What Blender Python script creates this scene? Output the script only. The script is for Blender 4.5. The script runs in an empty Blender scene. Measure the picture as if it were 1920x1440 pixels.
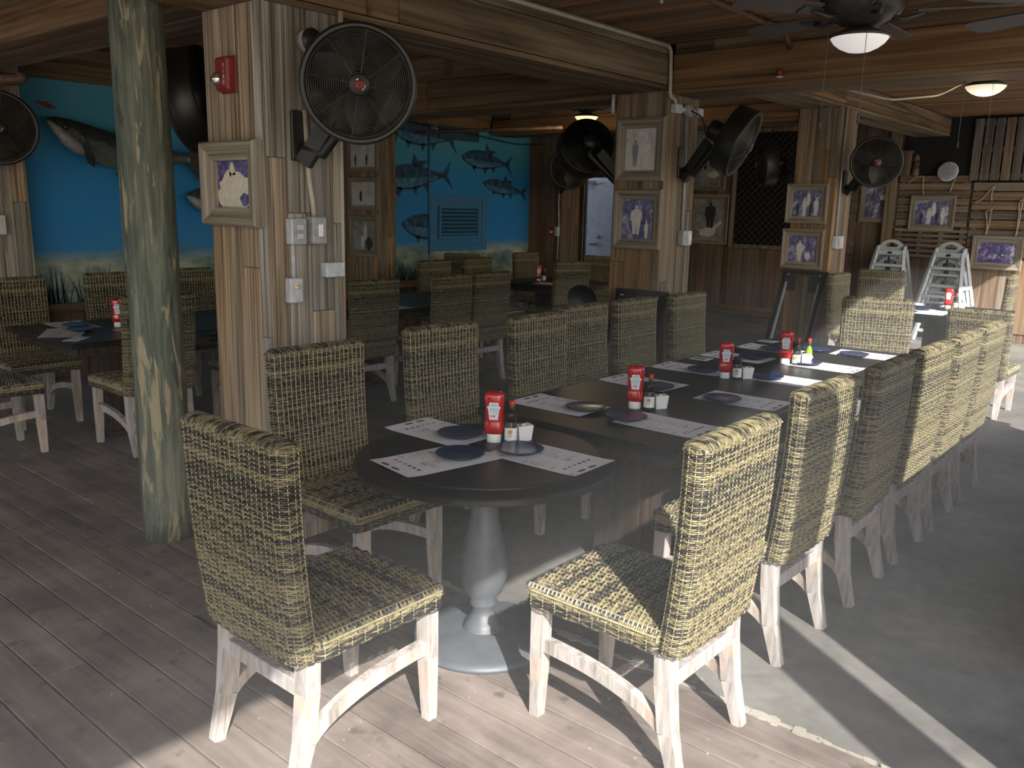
import bpy, bmesh, math, random
from mathutils import Vector, Matrix, Euler
random.seed(7)
sc = bpy.context.scene
COL = sc.collection
PI = math.pi
R = math.radians

# ------------------------------------------------------------------ camera
cam_d = bpy.data.cameras.new('camera'); cam = bpy.data.objects.new('camera', cam_d); COL.objects.link(cam)
sc.camera = cam
F_PX, YAW, PITCH, ROLL, EYE = 1611.0, R(40.4), R(11.65), R(1.25), 1.65
cam_d.sensor_fit = 'HORIZONTAL'; cam_d.sensor_width = 36.0; cam_d.lens = 36.0*F_PX/1920.0
cam_d.clip_start = 0.05; cam_d.clip_end = 300
fwd = Vector((-math.sin(YAW)*math.cos(PITCH), math.cos(YAW)*math.cos(PITCH), -math.sin(PITCH)))
right0 = Vector((math.cos(YAW), math.sin(YAW), 0)); up0 = right0.cross(fwd)
cr, sr = math.cos(ROLL), math.sin(ROLL)
right = right0*cr + up0*sr
up = up0*cr - right0*sr
cam.matrix_world = Matrix(((right.x, up.x, -fwd.x, 0), (right.y, up.y, -fwd.y, 0), (right.z, up.z, -fwd.z, EYE), (0, 0, 0, 1)))

# ------------------------------------------------------------------ world, sun, exposure
SUN_EL, SUN_DIR = R(36.0), Vector((0.83, -0.56, 0)).normalized()
w = bpy.data.worlds.new('sky'); sc.world = w; w.use_nodes = True
wn = w.node_tree; wn.nodes.clear()
sky = wn.nodes.new('ShaderNodeTexSky'); sky.sky_type = 'NISHITA'; sky.sun_disc = False
sky.sun_elevation = SUN_EL; sky.sun_rotation = math.atan2(SUN_DIR.x, SUN_DIR.y)
sky.air_density = 1.2; sky.dust_density = 2.0; sky.ozone_density = 1.0
bg = wn.nodes.new('ShaderNodeBackground'); bg.inputs['Strength'].default_value = 0.16
wo = wn.nodes.new('ShaderNodeOutputWorld')
wn.links.new(sky.outputs[0], bg.inputs[0]); wn.links.new(bg.outputs[0], wo.inputs[0])
sd = bpy.data.lights.new('sun', 'SUN'); sd.energy = 6.3; sd.angle = R(0.6); sd.color = (1.0, 0.965, 0.91)
so = bpy.data.objects.new('sun', sd); COL.objects.link(so)
ldir = Vector((SUN_DIR.x*math.cos(SUN_EL), SUN_DIR.y*math.cos(SUN_EL), math.sin(SUN_EL)))
so.rotation_euler = ldir.to_track_quat('Z', 'Y').to_euler(); so.location = (8, -6, 8)
vs = sc.view_settings
sc.display_settings.display_device = 'sRGB'
vs.view_transform = 'Standard'; vs.look = 'None'; vs.gamma = 1.0; vs.exposure = 0.78; vs.use_curve_mapping = False
try:
    sc.cycles.max_bounces = 8; sc.cycles.diffuse_bounces = 5; sc.cycles.glossy_bounces = 3; sc.cycles.transmission_bounces = 4
    sc.cycles.use_denoising = True; sc.cycles.sample_clamp_indirect = 6.0
except Exception:
    pass

# ------------------------------------------------------------------ material helpers
class NT:
    def __init__(s, name):
        s.m = bpy.data.materials.new(name); s.m.use_nodes = True
        s.t = s.m.node_tree; s.b = s.t.nodes['Principled BSDF']
    def n(s, typ, **kw):
        nd = s.t.nodes.new(typ)
        for k, v in kw.items():
            if k.startswith('i_'):
                key = k[2:]; key = int(key) if key.isdigit() else key.replace('_', ' ')
                nd.inputs[key].default_value = v
            else: setattr(nd, k, v)
        return nd
    def l(s, a, b): s.t.links.new(a, b)
    def math(s, op, a, b=None, clamp=False):
        nd = s.n('ShaderNodeMath', operation=op, use_clamp=clamp)
        for i, x in enumerate((a, b)):
            if x is None: continue
            if isinstance(x, (int, float)): nd.inputs[i].default_value = x
            else: s.l(x, nd.inputs[i])
        return nd.outputs[0]
    def ramp(s, fac, stops, interp='LINEAR'):
        nd = s.n('ShaderNodeValToRGB'); cr_ = nd.color_ramp; cr_.interpolation = interp
        while len(cr_.elements) < len(stops): cr_.elements.new(0.5)
        for e, (p, c) in zip(cr_.elements, stops): e.position = p; e.color = (*c, 1)
        s.l(fac, nd.inputs[0]); return nd.outputs[0]
    def mix(s, fac, a, b, mode='MIX'):
        nd = s.n('ShaderNodeMix', data_type='RGBA', blend_type=mode)
        for sock, x in ((nd.inputs[0], fac), (nd.inputs[6], a), (nd.inputs[7], b)):
            if isinstance(x, (int, float)): sock.default_value = x
            elif isinstance(x, tuple): sock.default_value = (*x, 1)
            else: s.l(x, sock)
        return nd.outputs[2]
    def coord(s, scale=(1, 1, 1), island=0.0, rot=(0, 0, 0)):
        tc = s.n('ShaderNodeTexCoord'); v = tc.outputs['Object']
        if island:
            g = s.n('ShaderNodeNewGeometry'); c = s.n('ShaderNodeCombineXYZ')
            r = s.math('MULTIPLY', g.outputs['Random Per Island'], island)
            for i in range(3): s.l(r, c.inputs[i])
            a = s.n('ShaderNodeVectorMath', operation='ADD'); s.l(v, a.inputs[0]); s.l(c.outputs[0], a.inputs[1]); v = a.outputs[0]
        mp = s.n('ShaderNodeMapping'); mp.inputs['Scale'].default_value = scale; mp.inputs['Rotation'].default_value = rot
        s.l(v, mp.inputs['Vector']); return mp.outputs[0]
    def noise(s, vec, scale=1, detail=4, rough=0.55, dist=0.0):
        nd = s.n('ShaderNodeTexNoise'); nd.inputs['Scale'].default_value = scale; nd.inputs['Detail'].default_value = detail
        nd.inputs['Roughness'].default_value = rough; nd.inputs['Distortion'].default_value = dist
        s.l(vec, nd.inputs['Vector']); return nd.outputs['Fac']
    def island(s): return s.n('ShaderNodeNewGeometry').outputs['Random Per Island']
    def bump(s, h, strength=0.3, dist=0.01):
        b = s.n('ShaderNodeBump'); b.inputs['Strength'].default_value = strength; b.inputs['Distance'].default_value = dist
        s.l(h, b.inputs['Height']); s.l(b.outputs[0], s.b.inputs['Normal'])
    def base(s, c):
        if isinstance(c, tuple): s.b.inputs['Base Color'].default_value = (*c, 1)
        else: s.l(c, s.b.inputs['Base Color'])
    def set(s, rough=0.5, metal=0.0, spec=0.5, **kw):
        s.b.inputs['Roughness'].default_value = rough; s.b.inputs['Metallic'].default_value = metal
        s.b.inputs['Specular IOR Level'].default_value = spec
        for k, v in kw.items(): s.b.inputs[k.replace('_', ' ')].default_value = v
        return s.m

def plain(name, col, rough=0.5, metal=0.0, spec=0.5, var=0.08, scale=30, **kw):
    t = NT(name); v = t.coord()
    f = t.noise(v, scale, 3)
    c2 = tuple(max(0, x*(1-var*2.2)) for x in col); c1 = tuple(min(1, x*(1+var)) for x in col)
    t.base(t.ramp(f, [(0.3, c2), (0.7, c1)])); return t.set(rough, metal, spec, **kw)

def wood(name, axis, cols, fine=34, along=0.9, rough=0.75, tone=0.45, streak=0.5, bump=0.35, spec=0.25):
    """grain along axis; cols = (dark, mid, light, streak)"""
    t = NT(name)
    sca = [fine*0.35]*3; sca[axis] = along*0.6
    v = t.coord(tuple(sca), island=23.7)
    n1 = t.noise(v, 1.0, 6, 0.6, 1.2)
    scb = [fine*1.6]*3; scb[axis] = along*0.8
    n2 = t.noise(t.coord(tuple(scb), island=11.3), 1.0, 4, 0.6, 0.4)
    f = t.math('ADD', t.math('MULTIPLY', n1, 0.55), t.math('MULTIPLY', n2, 0.45))
    c = t.ramp(f, [(0.37, cols[0]), (0.49, cols[1]), (0.62, cols[2])])
    st = t.ramp(n2, [(0.30, (1, 1, 1)), (0.42, (0, 0, 0))])
    c = t.mix(t.math('MULTIPLY', st, streak), c, cols[3])
    isl = t.island()
    tn = t.math('ADD', t.math('MULTIPLY', isl, tone), 1-tone*0.55)
    cm = t.n('ShaderNodeCombineXYZ')
    for i in range(3): t.l(tn, cm.inputs[i])
    c = t.mix(1.0, c, cm.outputs[0], 'MULTIPLY')
    hue = t.ramp(t.math('FRACT', t.math('MULTIPLY', isl, 7.31)), [(0.0, (0.90, 0.97, 1.05)), (0.45, (1.0, 1.0, 1.0)), (1.0, (1.22, 1.0, 0.76))])
    c = t.mix(1.0, c, hue, 'MULTIPLY')
    t.base(c); t.bump(f, bump, 0.006)
    return t.set(rough, 0, spec)

M = {}
M['pillar_wood'] = wood('weathered_cladding', 2, ((0.09, 0.074, 0.06), (0.25, 0.215, 0.178), (0.41, 0.38, 0.335), (0.045, 0.037, 0.03)), fine=52, tone=0.55, streak=0.95)
M['pillar_warm'] = wood('warm_cladding', 2, ((0.09, 0.064, 0.044), (0.19, 0.142, 0.10), (0.29, 0.225, 0.165), (0.045, 0.03, 0.02)), fine=26, tone=0.45, streak=0.4)
M['wall_wood'] = wood('brown_wall_boards', 2, ((0.075, 0.05, 0.036), (0.135, 0.094, 0.066), (0.20, 0.145, 0.105), (0.035, 0.024, 0.017)), fine=26, tone=0.5, streak=0.3)
M['wood_x'] = wood('ceiling_boards', 0, ((0.08, 0.044, 0.025), (0.20, 0.117, 0.064), (0.31, 0.19, 0.11), (0.03, 0.018, 0.011)), fine=20, tone=0.5, streak=0.3, along=0.5)
M['beam_x'] = wood('girder_boards_across', 0, ((0.065, 0.043, 0.028), (0.145, 0.102, 0.064), (0.235, 0.17, 0.11), (0.032, 0.02, 0.013)), fine=16, tone=0.3, streak=0.35, along=0.7)
M['beam_y'] = wood('girder_boards_along', 1, ((0.075, 0.050, 0.031), (0.165, 0.115, 0.069), (0.26, 0.187, 0.117), (0.036, 0.023, 0.014)), fine=16, tone=0.3, streak=0.35, along=0.7)
M['frame_wood'] = wood('frame_wood', 2, ((0.13, 0.105, 0.08), (0.245, 0.205, 0.16), (0.36, 0.315, 0.26), (0.06, 0.048, 0.038)), fine=40, tone=0.25, streak=0.4)
M['frame_wood_x'] = wood('frame_wood_rail', 0, ((0.13, 0.105, 0.08), (0.245, 0.205, 0.16), (0.36, 0.315, 0.26), (0.06, 0.048, 0.038)), fine=40, tone=0.25, streak=0.4)
M['pallet'] = wood('pallet_slats', 0, ((0.09, 0.07, 0.055), (0.17, 0.135, 0.105), (0.26, 0.21, 0.17), (0.05, 0.035, 0.03)), fine=24, tone=0.4, streak=0.3)
M['pallet_v'] = wood('upright_slats', 2, ((0.08, 0.07, 0.06), (0.15, 0.13, 0.115), (0.23, 0.20, 0.18), (0.04, 0.035, 0.03)), fine=24, tone=0.4, streak=0.3)

def leg_mat():
    t = NT('whitewashed_wood'); v = t.coord((26, 26, 4), island=9.1)
    n1 = t.noise(v, 1, 5, 0.65, 0.8); n2 = t.noise(t.coord((3, 3, 3), island=3.3), 2.0, 3)
    c = t.ramp(n1, [(0.30, (0.19, 0.16, 0.14)), (0.45, (0.33, 0.298, 0.278)), (0.62, (0.45, 0.425, 0.41))])
    c = t.mix(t.ramp(n2, [(0.52, (0, 0, 0)), (0.68, (0.45, 0.45, 0.45))]), c, (0.55, 0.38, 0.27))
    t.base(c); t.bump(n1, 0.2, 0.003); return t.set(0.7, 0, 0.3)
M['leg'] = leg_mat()

def wicker_mat(name, dark, mid, tan, light, bias):
    t = NT(name); isl = t.island()
    n = t.noise(t.coord((40, 40, 70), island=5.0), 1.0, 1.5, 0.5)
    big = t.noise(t.coord((2.2, 2.2, 9)), 1.0, 2, 0.5)
    f = t.math('ADD', t.math('MULTIPLY', isl, 0.34), t.math('MULTIPLY', n, 0.75))
    band = t.noise(t.coord((0.4, 0.4, 19)), 1.0, 2, 0.5)
    f = t.math('ADD', f, t.math('MULTIPLY', big, 0.20)); f = t.math('ADD', f, t.math('MULTIPLY', t.math('SUBTRACT', band, .5), 0.55)); f = t.math('ADD', f, bias)
    c = t.ramp(f, [(0.46, dark), (0.55, mid), (0.64, tan), (0.86, light)])
    t.base(c); return t.set(0.42, 0, 0.45)
M['wicker'] = wicker_mat('woven_strands', (0.018, 0.018, 0.019), (0.070, 0.060, 0.042), (0.178, 0.150, 0.080), (0.285, 0.245, 0.135), -0.025)
M['stake'] = plain('pale_stakes', (0.33, 0.29, 0.165), 0.45, var=0.15, scale=60)
M['core'] = plain('dark_core', (0.03, 0.027, 0.022), 0.8)

def pole_mat():
    t = NT('green_treated_pole')
    n = t.noise(t.coord((14, 14, 1.6)), 1.0, 6, 0.65, 1.0); n2 = t.noise(t.coord((20, 20, 2.6)), 1.0, 4, 0.6, 0.9); n3 = t.noise(t.coord((7, 7, 1.3)), 1.0, 5, 0.6, 0.9); n4 = t.noise(t.coord((55, 55, 3)), 1.0, 3, 0.5)
    c = t.ramp(n, [(0.34, (0.050, 0.064, 0.052)), (0.50, (0.105, 0.122, 0.095)), (0.64, (0.17, 0.178, 0.135))])
    c = t.mix(t.ramp(n4, [(0.42, (0.55, 0.55, 0.55)), (0.52, (0, 0, 0))]), c, (0.05, 0.055, 0.045))
    tc = t.n('ShaderNodeTexCoord'); sp = t.n('ShaderNodeSeparateXYZ'); t.l(tc.outputs['Object'], sp.inputs[0])
    low = t.ramp(t.math('DIVIDE', sp.outputs['Z'], 2.6), [(0.05, (0.01, 0.01, 0.01)), (0.26, (0.075, 0.075, 0.075)), (0.345, (0.09, 0.09, 0.09)), (0.40, (0.0, 0.0, 0.0))])
    pe = t.math('ADD', n2, low)
    c = t.mix(t.ramp(pe, [(0.585, (0, 0, 0)), (0.625, (0.85, 0.85, 0.85))]), c, (0.30, 0.255, 0.16))
    c = t.mix(t.ramp(n3, [(0.36, (0.9, 0.9, 0.9)), (0.41, (0, 0, 0))]), c, (0.040, 0.045, 0.048))
    t.base(c); t.bump(n2, 0.5, 0.012); return t.set(0.65, 0, 0.35)
M['pole'] = pole_mat()

def deck_mat():
    t = NT('deck_boards'); n = t.noise(t.coord((1.2, 16, 4), island=7.7), 1.0, 5, 0.6, 0.6)
    blot = t.noise(t.coord((3.2, 3.2, 3.2)), 1.0, 5, 0.6, 0.3); spot = t.noise(t.coord((11, 11, 11)), 1.0, 3, 0.5)
    f = t.math('ADD', t.math('MULTIPLY', n, 0.45), t.math('MULTIPLY', blot, 0.55))
    c = t.ramp(f, [(0.32, (0.09, 0.071, 0.061)), (0.5, (0.195, 0.158, 0.138)), (0.66, (0.295, 0.248, 0.222))])
    c = t.mix(t.ramp(spot, [(0.62, (0, 0, 0)), (0.72, (0.7, 0.7, 0.7))]), c, (0.075, 0.062, 0.056))
    isl = t.math('ADD', t.math('MULTIPLY', t.island(), 0.22), 0.88); cm = t.n('ShaderNodeCombineXYZ')
    for i in range(3): t.l(isl, cm.inputs[i])
    t.base(t.mix(1.0, c, cm.outputs[0], 'MULTIPLY')); t.bump(n, 0.15, 0.004); return t.set(0.6, 0, 0.35)
M['deck'] = deck_mat()

def concrete_mat(name, a, b, c3):
    t = NT(name); n = t.noise(t.coord((1, 1, 1)), 1.6, 7, 0.62, 0.4); n2 = t.noise(t.coord((1, 1, 1)), 14, 4, 0.6)
    f = t.math('ADD', t.math('MULTIPLY', n, 0.75), t.math('MULTIPLY', n2, 0.25))
    col = t.ramp(f, [(0.34, a), (0.5, b), (0.66, c3)])
    sp = t.noise(t.coord((1, 1, 1)), 3.3, 6, 0.7)
    col = t.mix(t.ramp(sp, [(0.66, (0, 0, 0)), (0.75, (0.5, 0.5, 0.5))]), col, (0.5, 0.48, 0.43))
    t.base(col); t.bump(n2, 0.1, 0.003); return t.set(0.55, 0, 0.35)
M['concrete'] = concrete_mat('grey_concrete', (0.105, 0.10, 0.092), (0.175, 0.168, 0.154), (0.26, 0.25, 0.23))
M['filler'] = concrete_mat('crumbled_filler', (0.24, 0.22, 0.18), (0.36, 0.335, 0.285), (0.46, 0.435, 0.38))
M['sand'] = concrete_mat('outdoor_sand', (0.15, 0.14, 0.12), (0.20, 0.185, 0.16), (0.25, 0.23, 0.20))
M['stucco'] = plain('pale_stucco', (0.72, 0.75, 0.80), 0.85, var=0.06, scale=8)
M['tabletop'] = plain('black_tabletop', (0.013, 0.0128, 0.0135), 0.38, spec=0.28, var=0.2, scale=5)
M['table_dark'] = wood('dark_table_wood', 2, ((0.016, 0.012, 0.010), (0.030, 0.023, 0.019), (0.05, 0.038, 0.03), (0.01, 0.008, 0.007)), fine=20, tone=0.3, rough=0.45)
M['iron'] = plain('grey_painted_iron', (0.085, 0.094, 0.108), 0.5, var=0.12, scale=12)
M['plate'] = plain('blue_glazed_plate', (0.010, 0.028, 0.095), 0.22, spec=0.6, var=0.15, scale=40)
M['paper'] = plain('white_paper', (0.76, 0.75, 0.77), 0.7, var=0.03, scale=20)
M['ink'] = plain('grey_print', (0.30, 0.29, 0.30), 0.7)
M['ink_pale'] = plain('pale_print', (0.58, 0.57, 0.60), 0.7)
M['ink_dark'] = plain('dark_print', (0.07, 0.06, 0.065), 0.7)
M['ink_red'] = plain('red_print', (0.55, 0.10, 0.07), 0.7)
M['ink_brown'] = plain('brown_print', (0.30, 0.18, 0.11), 0.7)
M['ketchup'] = plain('red_squeeze_plastic', (0.42, 0.010, 0.012), 0.16, spec=0.6, var=0.05, Coat_Weight=0.3)
M['white_plastic'] = plain('white_plastic', (0.82, 0.82, 0.84), 0.35, var=0.02)
M['label_white'] = plain('label_white', (0.80, 0.82, 0.84), 0.5, var=0.02)
M['label_blue'] = plain('label_pale_blue', (0.55, 0.66, 0.72), 0.5, var=0.02)
M['text_blue'] = plain('label_text_blue', (0.06, 0.13, 0.30), 0.5)
M['label_green'] = plain('label_green', (0.10, 0.30, 0.12), 0.5)
M['gold'] = plain('label_gold', (0.55, 0.33, 0.08), 0.5)
M['red_cap'] = plain('red_cap', (0.62, 0.02, 0.015), 0.35)
M['sauce'] = plain('red_brown_sauce', (0.17, 0.028, 0.012), 0.08, spec=0.7, var=0.1)
M['green_sauce'] = plain('green_sauce', (0.22, 0.38, 0.02), 0.08, spec=0.7, var=0.1)
M['neck_green'] = plain('green_foil', (0.015, 0.09, 0.03), 0.3)
M['black_plastic'] = plain('black_plastic', (0.014, 0.014, 0.015), 0.35)
M['pepper'] = plain('pepper_grains', (0.06, 0.055, 0.05), 0.25, var=0.4, scale=300)
M['fan_black'] = plain('black_fan_metal', (0.018, 0.018, 0.018), 0.42, spec=0.45, var=0.2, scale=6)
M['fan_grille'] = plain('dusty_grille_wire', (0.062, 0.056, 0.048), 0.5, var=0.3, scale=10)
M['fan_blade'] = plain('grey_fan_blade', (0.10, 0.088, 0.078), 0.5)
M['red_badge'] = plain('red_badge', (0.15, 0.03, 0.025), 0.5)
M['pvc'] = plain('beige_conduit', (0.42, 0.37, 0.29), 0.5)
M['grey_metal'] = plain('grey_conduit', (0.33, 0.34, 0.36), 0.45, var=0.12)
M['white_box'] = plain('pale_grey_box', (0.50, 0.53, 0.58), 0.5, var=0.10, scale=25)
M['cream'] = plain('cream_outlet', (0.70, 0.62, 0.42), 0.45)
M['fire_red'] = plain('alarm_red', (0.20, 0.022, 0.022), 0.45)
M['chrome'] = plain('clear_strobe', (0.75, 0.75, 0.75), 0.12, metal=0.9, var=0.25, scale=90)
M['copper_pipe'] = plain('rusty_pipe', (0.14, 0.075, 0.05), 0.6, var=0.3, scale=14)
M['fan_dark_metal'] = plain('bronze_fan', (0.05, 0.047, 0.042), 0.4, var=0.15)
M['grey_plastic'] = plain('grey_highchair_plastic', (0.42, 0.46, 0.50), 0.5, var=0.05)
M['strap'] = plain('black_strap', (0.02, 0.02, 0.022), 0.7)
M['rope'] = plain('pale_rope', (0.42, 0.34, 0.25), 0.85)
M['lattice_brown'] = plain('dark_brown_lattice', (0.045, 0.032, 0.024), 0.8, var=0.2)
M['dark_mesh'] = plain('dark_recess', (0.010, 0.009, 0.009), 0.9)
M['door_white'] = plain('white_painted_door', (0.72, 0.78, 0.90), 0.5, var=0.06, scale=6)
M['louver'] = plain('blue_painted_louver', (0.045, 0.20, 0.42), 0.5)
M['louver_dark'] = plain('dark_gap', (0.010, 0.02, 0.03), 0.8)
M['teal_grille'] = plain('teal_grille', (0.035, 0.10, 0.13), 0.6)
M['paint_fish'] = plain('painted_fish_blue', (0.020, 0.075, 0.17), 0.7, var=0.35, scale=14)
M['paint_fish_pale'] = plain('painted_fish_belly', (0.055, 0.20, 0.34), 0.7, var=0.3, scale=18)
M['paint_weed'] = plain('painted_weed', (0.025, 0.075, 0.11), 0.8, var=0.3, scale=20)
M['photo_cream'] = plain('print_cream', (0.62, 0.58, 0.48), 0.35)
M['photo_violet'] = plain('faded_violet', (0.13, 0.11, 0.27), 0.35, var=0.4, scale=40)
M['glow'] = None

def emis(name, col, strength, base=(0.8, 0.78, 0.72)):
    t = NT(name); t.base(base); t.b.inputs['Emission Color'].default_value = (*col, 1); t.b.inputs['Emission Strength'].default_value = strength
    return t.set(0.35, 0, 0.5)
M['bowl_off'] = plain('frosted_glass_bowl', (0.85, 0.85, 0.86), 0.35, var=0.02, Subsurface_Weight=0.2)
M['bowl_dim'] = emis('lit_bowl', (1.0, 0.80, 0.55), 0.42)
M['bowl_warm'] = emis('warm_lit_bowl', (1.0, 0.66, 0.26), 0.95)
M['bowl_unlit_glow'] = emis('unlit_white_bowl_glow', (1.0, 0.96, 0.94), 0.28)  # unlit bowl; faint emission stands in for daylight on the glass

def photo_mat(name, stops, scale):
    t = NT(name); n = t.noise(t.coord((1, 1, 1)), scale, 4, 0.6, 0.6); n2 = t.noise(t.coord((1, 1, 1)), scale*3.3, 3, 0.5)
    f = t.math('ADD', t.math('MULTIPLY', n, 0.75), t.math('MULTIPLY', n2, 0.25))
    t.base(t.ramp(f, stops)); return t.set(0.28, 0, 0.5)
M['photo_grey'] = photo_mat('grey_photograph', [(0.34, (0.13, 0.13, 0.135)), (0.5, (0.27, 0.27, 0.27)), (0.64, (0.38, 0.38, 0.375))], 5)
M['photo_pale'] = photo_mat('pale_photograph', [(0.30, (0.22, 0.22, 0.22)), (0.45, (0.48, 0.48, 0.47)), (0.6, (0.58, 0.58, 0.57))], 6)
M['photo_blue'] = photo_mat('violet_photograph', [(0.38, (0.045, 0.042, 0.12)), (0.52, (0.16, 0.15, 0.30)), (0.64, (0.56, 0.56, 0.66))], 8)
M['photo_dark'] = plain('print_dark', (0.045, 0.045, 0.055), 0.35)
M['photo_white'] = plain('print_white', (0.62, 0.62, 0.62), 0.35)
M['photo_mid'] = plain('print_mid', (0.24, 0.24, 0.245), 0.35)

def mural_mat():
    t = NT('undersea_mural'); tc = t.n('ShaderNodeTexCoord'); sp = t.n('ShaderNodeSeparateXYZ'); t.l(tc.outputs['Object'], sp.inputs[0])
    wv = t.noise(t.coord((1, 1, 1)), 1.1, 4, 0.5); wv2 = t.noise(t.coord((3, 3, 7)), 1.0, 5, 0.6)
    z = t.math('ADD', sp.outputs['Z'], t.math('MULTIPLY', t.math('SUBTRACT', wv, 0.5), 0.55))
    zz = t.math('DIVIDE', z, 3.0)
    c = t.ramp(zz, [(0.30, (0.05, 0.25, 0.54)), (0.50, (0.024, 0.225, 0.60)), (0.66, (0.028, 0.24, 0.55)), (0.78, (0.055, 0.30, 0.46)), (0.92, (0.10, 0.36, 0.45))])
    z2 = t.math('ADD', sp.outputs['Z'], t.math('MULTIPLY', t.math('SUBTRACT', wv2, 0.5), 0.22))
    sand = t.ramp(wv2, [(0.35, (0.10, 0.19, 0.21)), (0.5, (0.26, 0.33, 0.29)), (0.62, (0.44, 0.46, 0.36))])
    k = t.ramp(t.math('DIVIDE', z2, 3.0), [(0.352, (1, 1, 1)), (0.395, (0, 0, 0))])
    t.base(t.mix(k, c, sand)); return t.set(0.6, 0, 0.3)
M['mural'] = mural_mat()

def fish_mat():
    t = NT('silver_fish_skin'); tc = t.n('ShaderNodeTexCoord'); sp = t.n('ShaderNodeSeparateXYZ'); t.l(tc.outputs['Object'], sp.inputs[0])
    vor = t.n('ShaderNodeTexVoronoi'); vor.inputs['Scale'].default_value = 26; t.l(tc.outputs['Object'], vor.inputs['Vector'])
    n = t.noise(t.coord((1, 1, 1)), 5, 4)
    f = t.math('ADD', t.math('MULTIPLY', sp.outputs['Z'], 3.2), t.math('MULTIPLY', n, 0.4)); f = t.math('ADD', f, 0.25)
    c = t.ramp(f, [(0.1, (0.17, 0.18, 0.15)), (0.42, (0.12, 0.13, 0.125)), (0.75, (0.040, 0.050, 0.055))])
    c = t.mix(0.35, c, vor.outputs['Distance'], 'MULTIPLY'); t.base(c); t.bump(vor.outputs['Distance'], 0.4, 0.01); return t.set(0.35, 0, 0.5)
M['fish'] = fish_mat()
M['jaw_pale'] = plain('pale_fish_throat', (0.30, 0.32, 0.30), 0.4, var=0.15)
M['fin'] = plain('dark_fin', (0.035, 0.042, 0.036), 0.55, var=0.3, scale=16)

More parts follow.
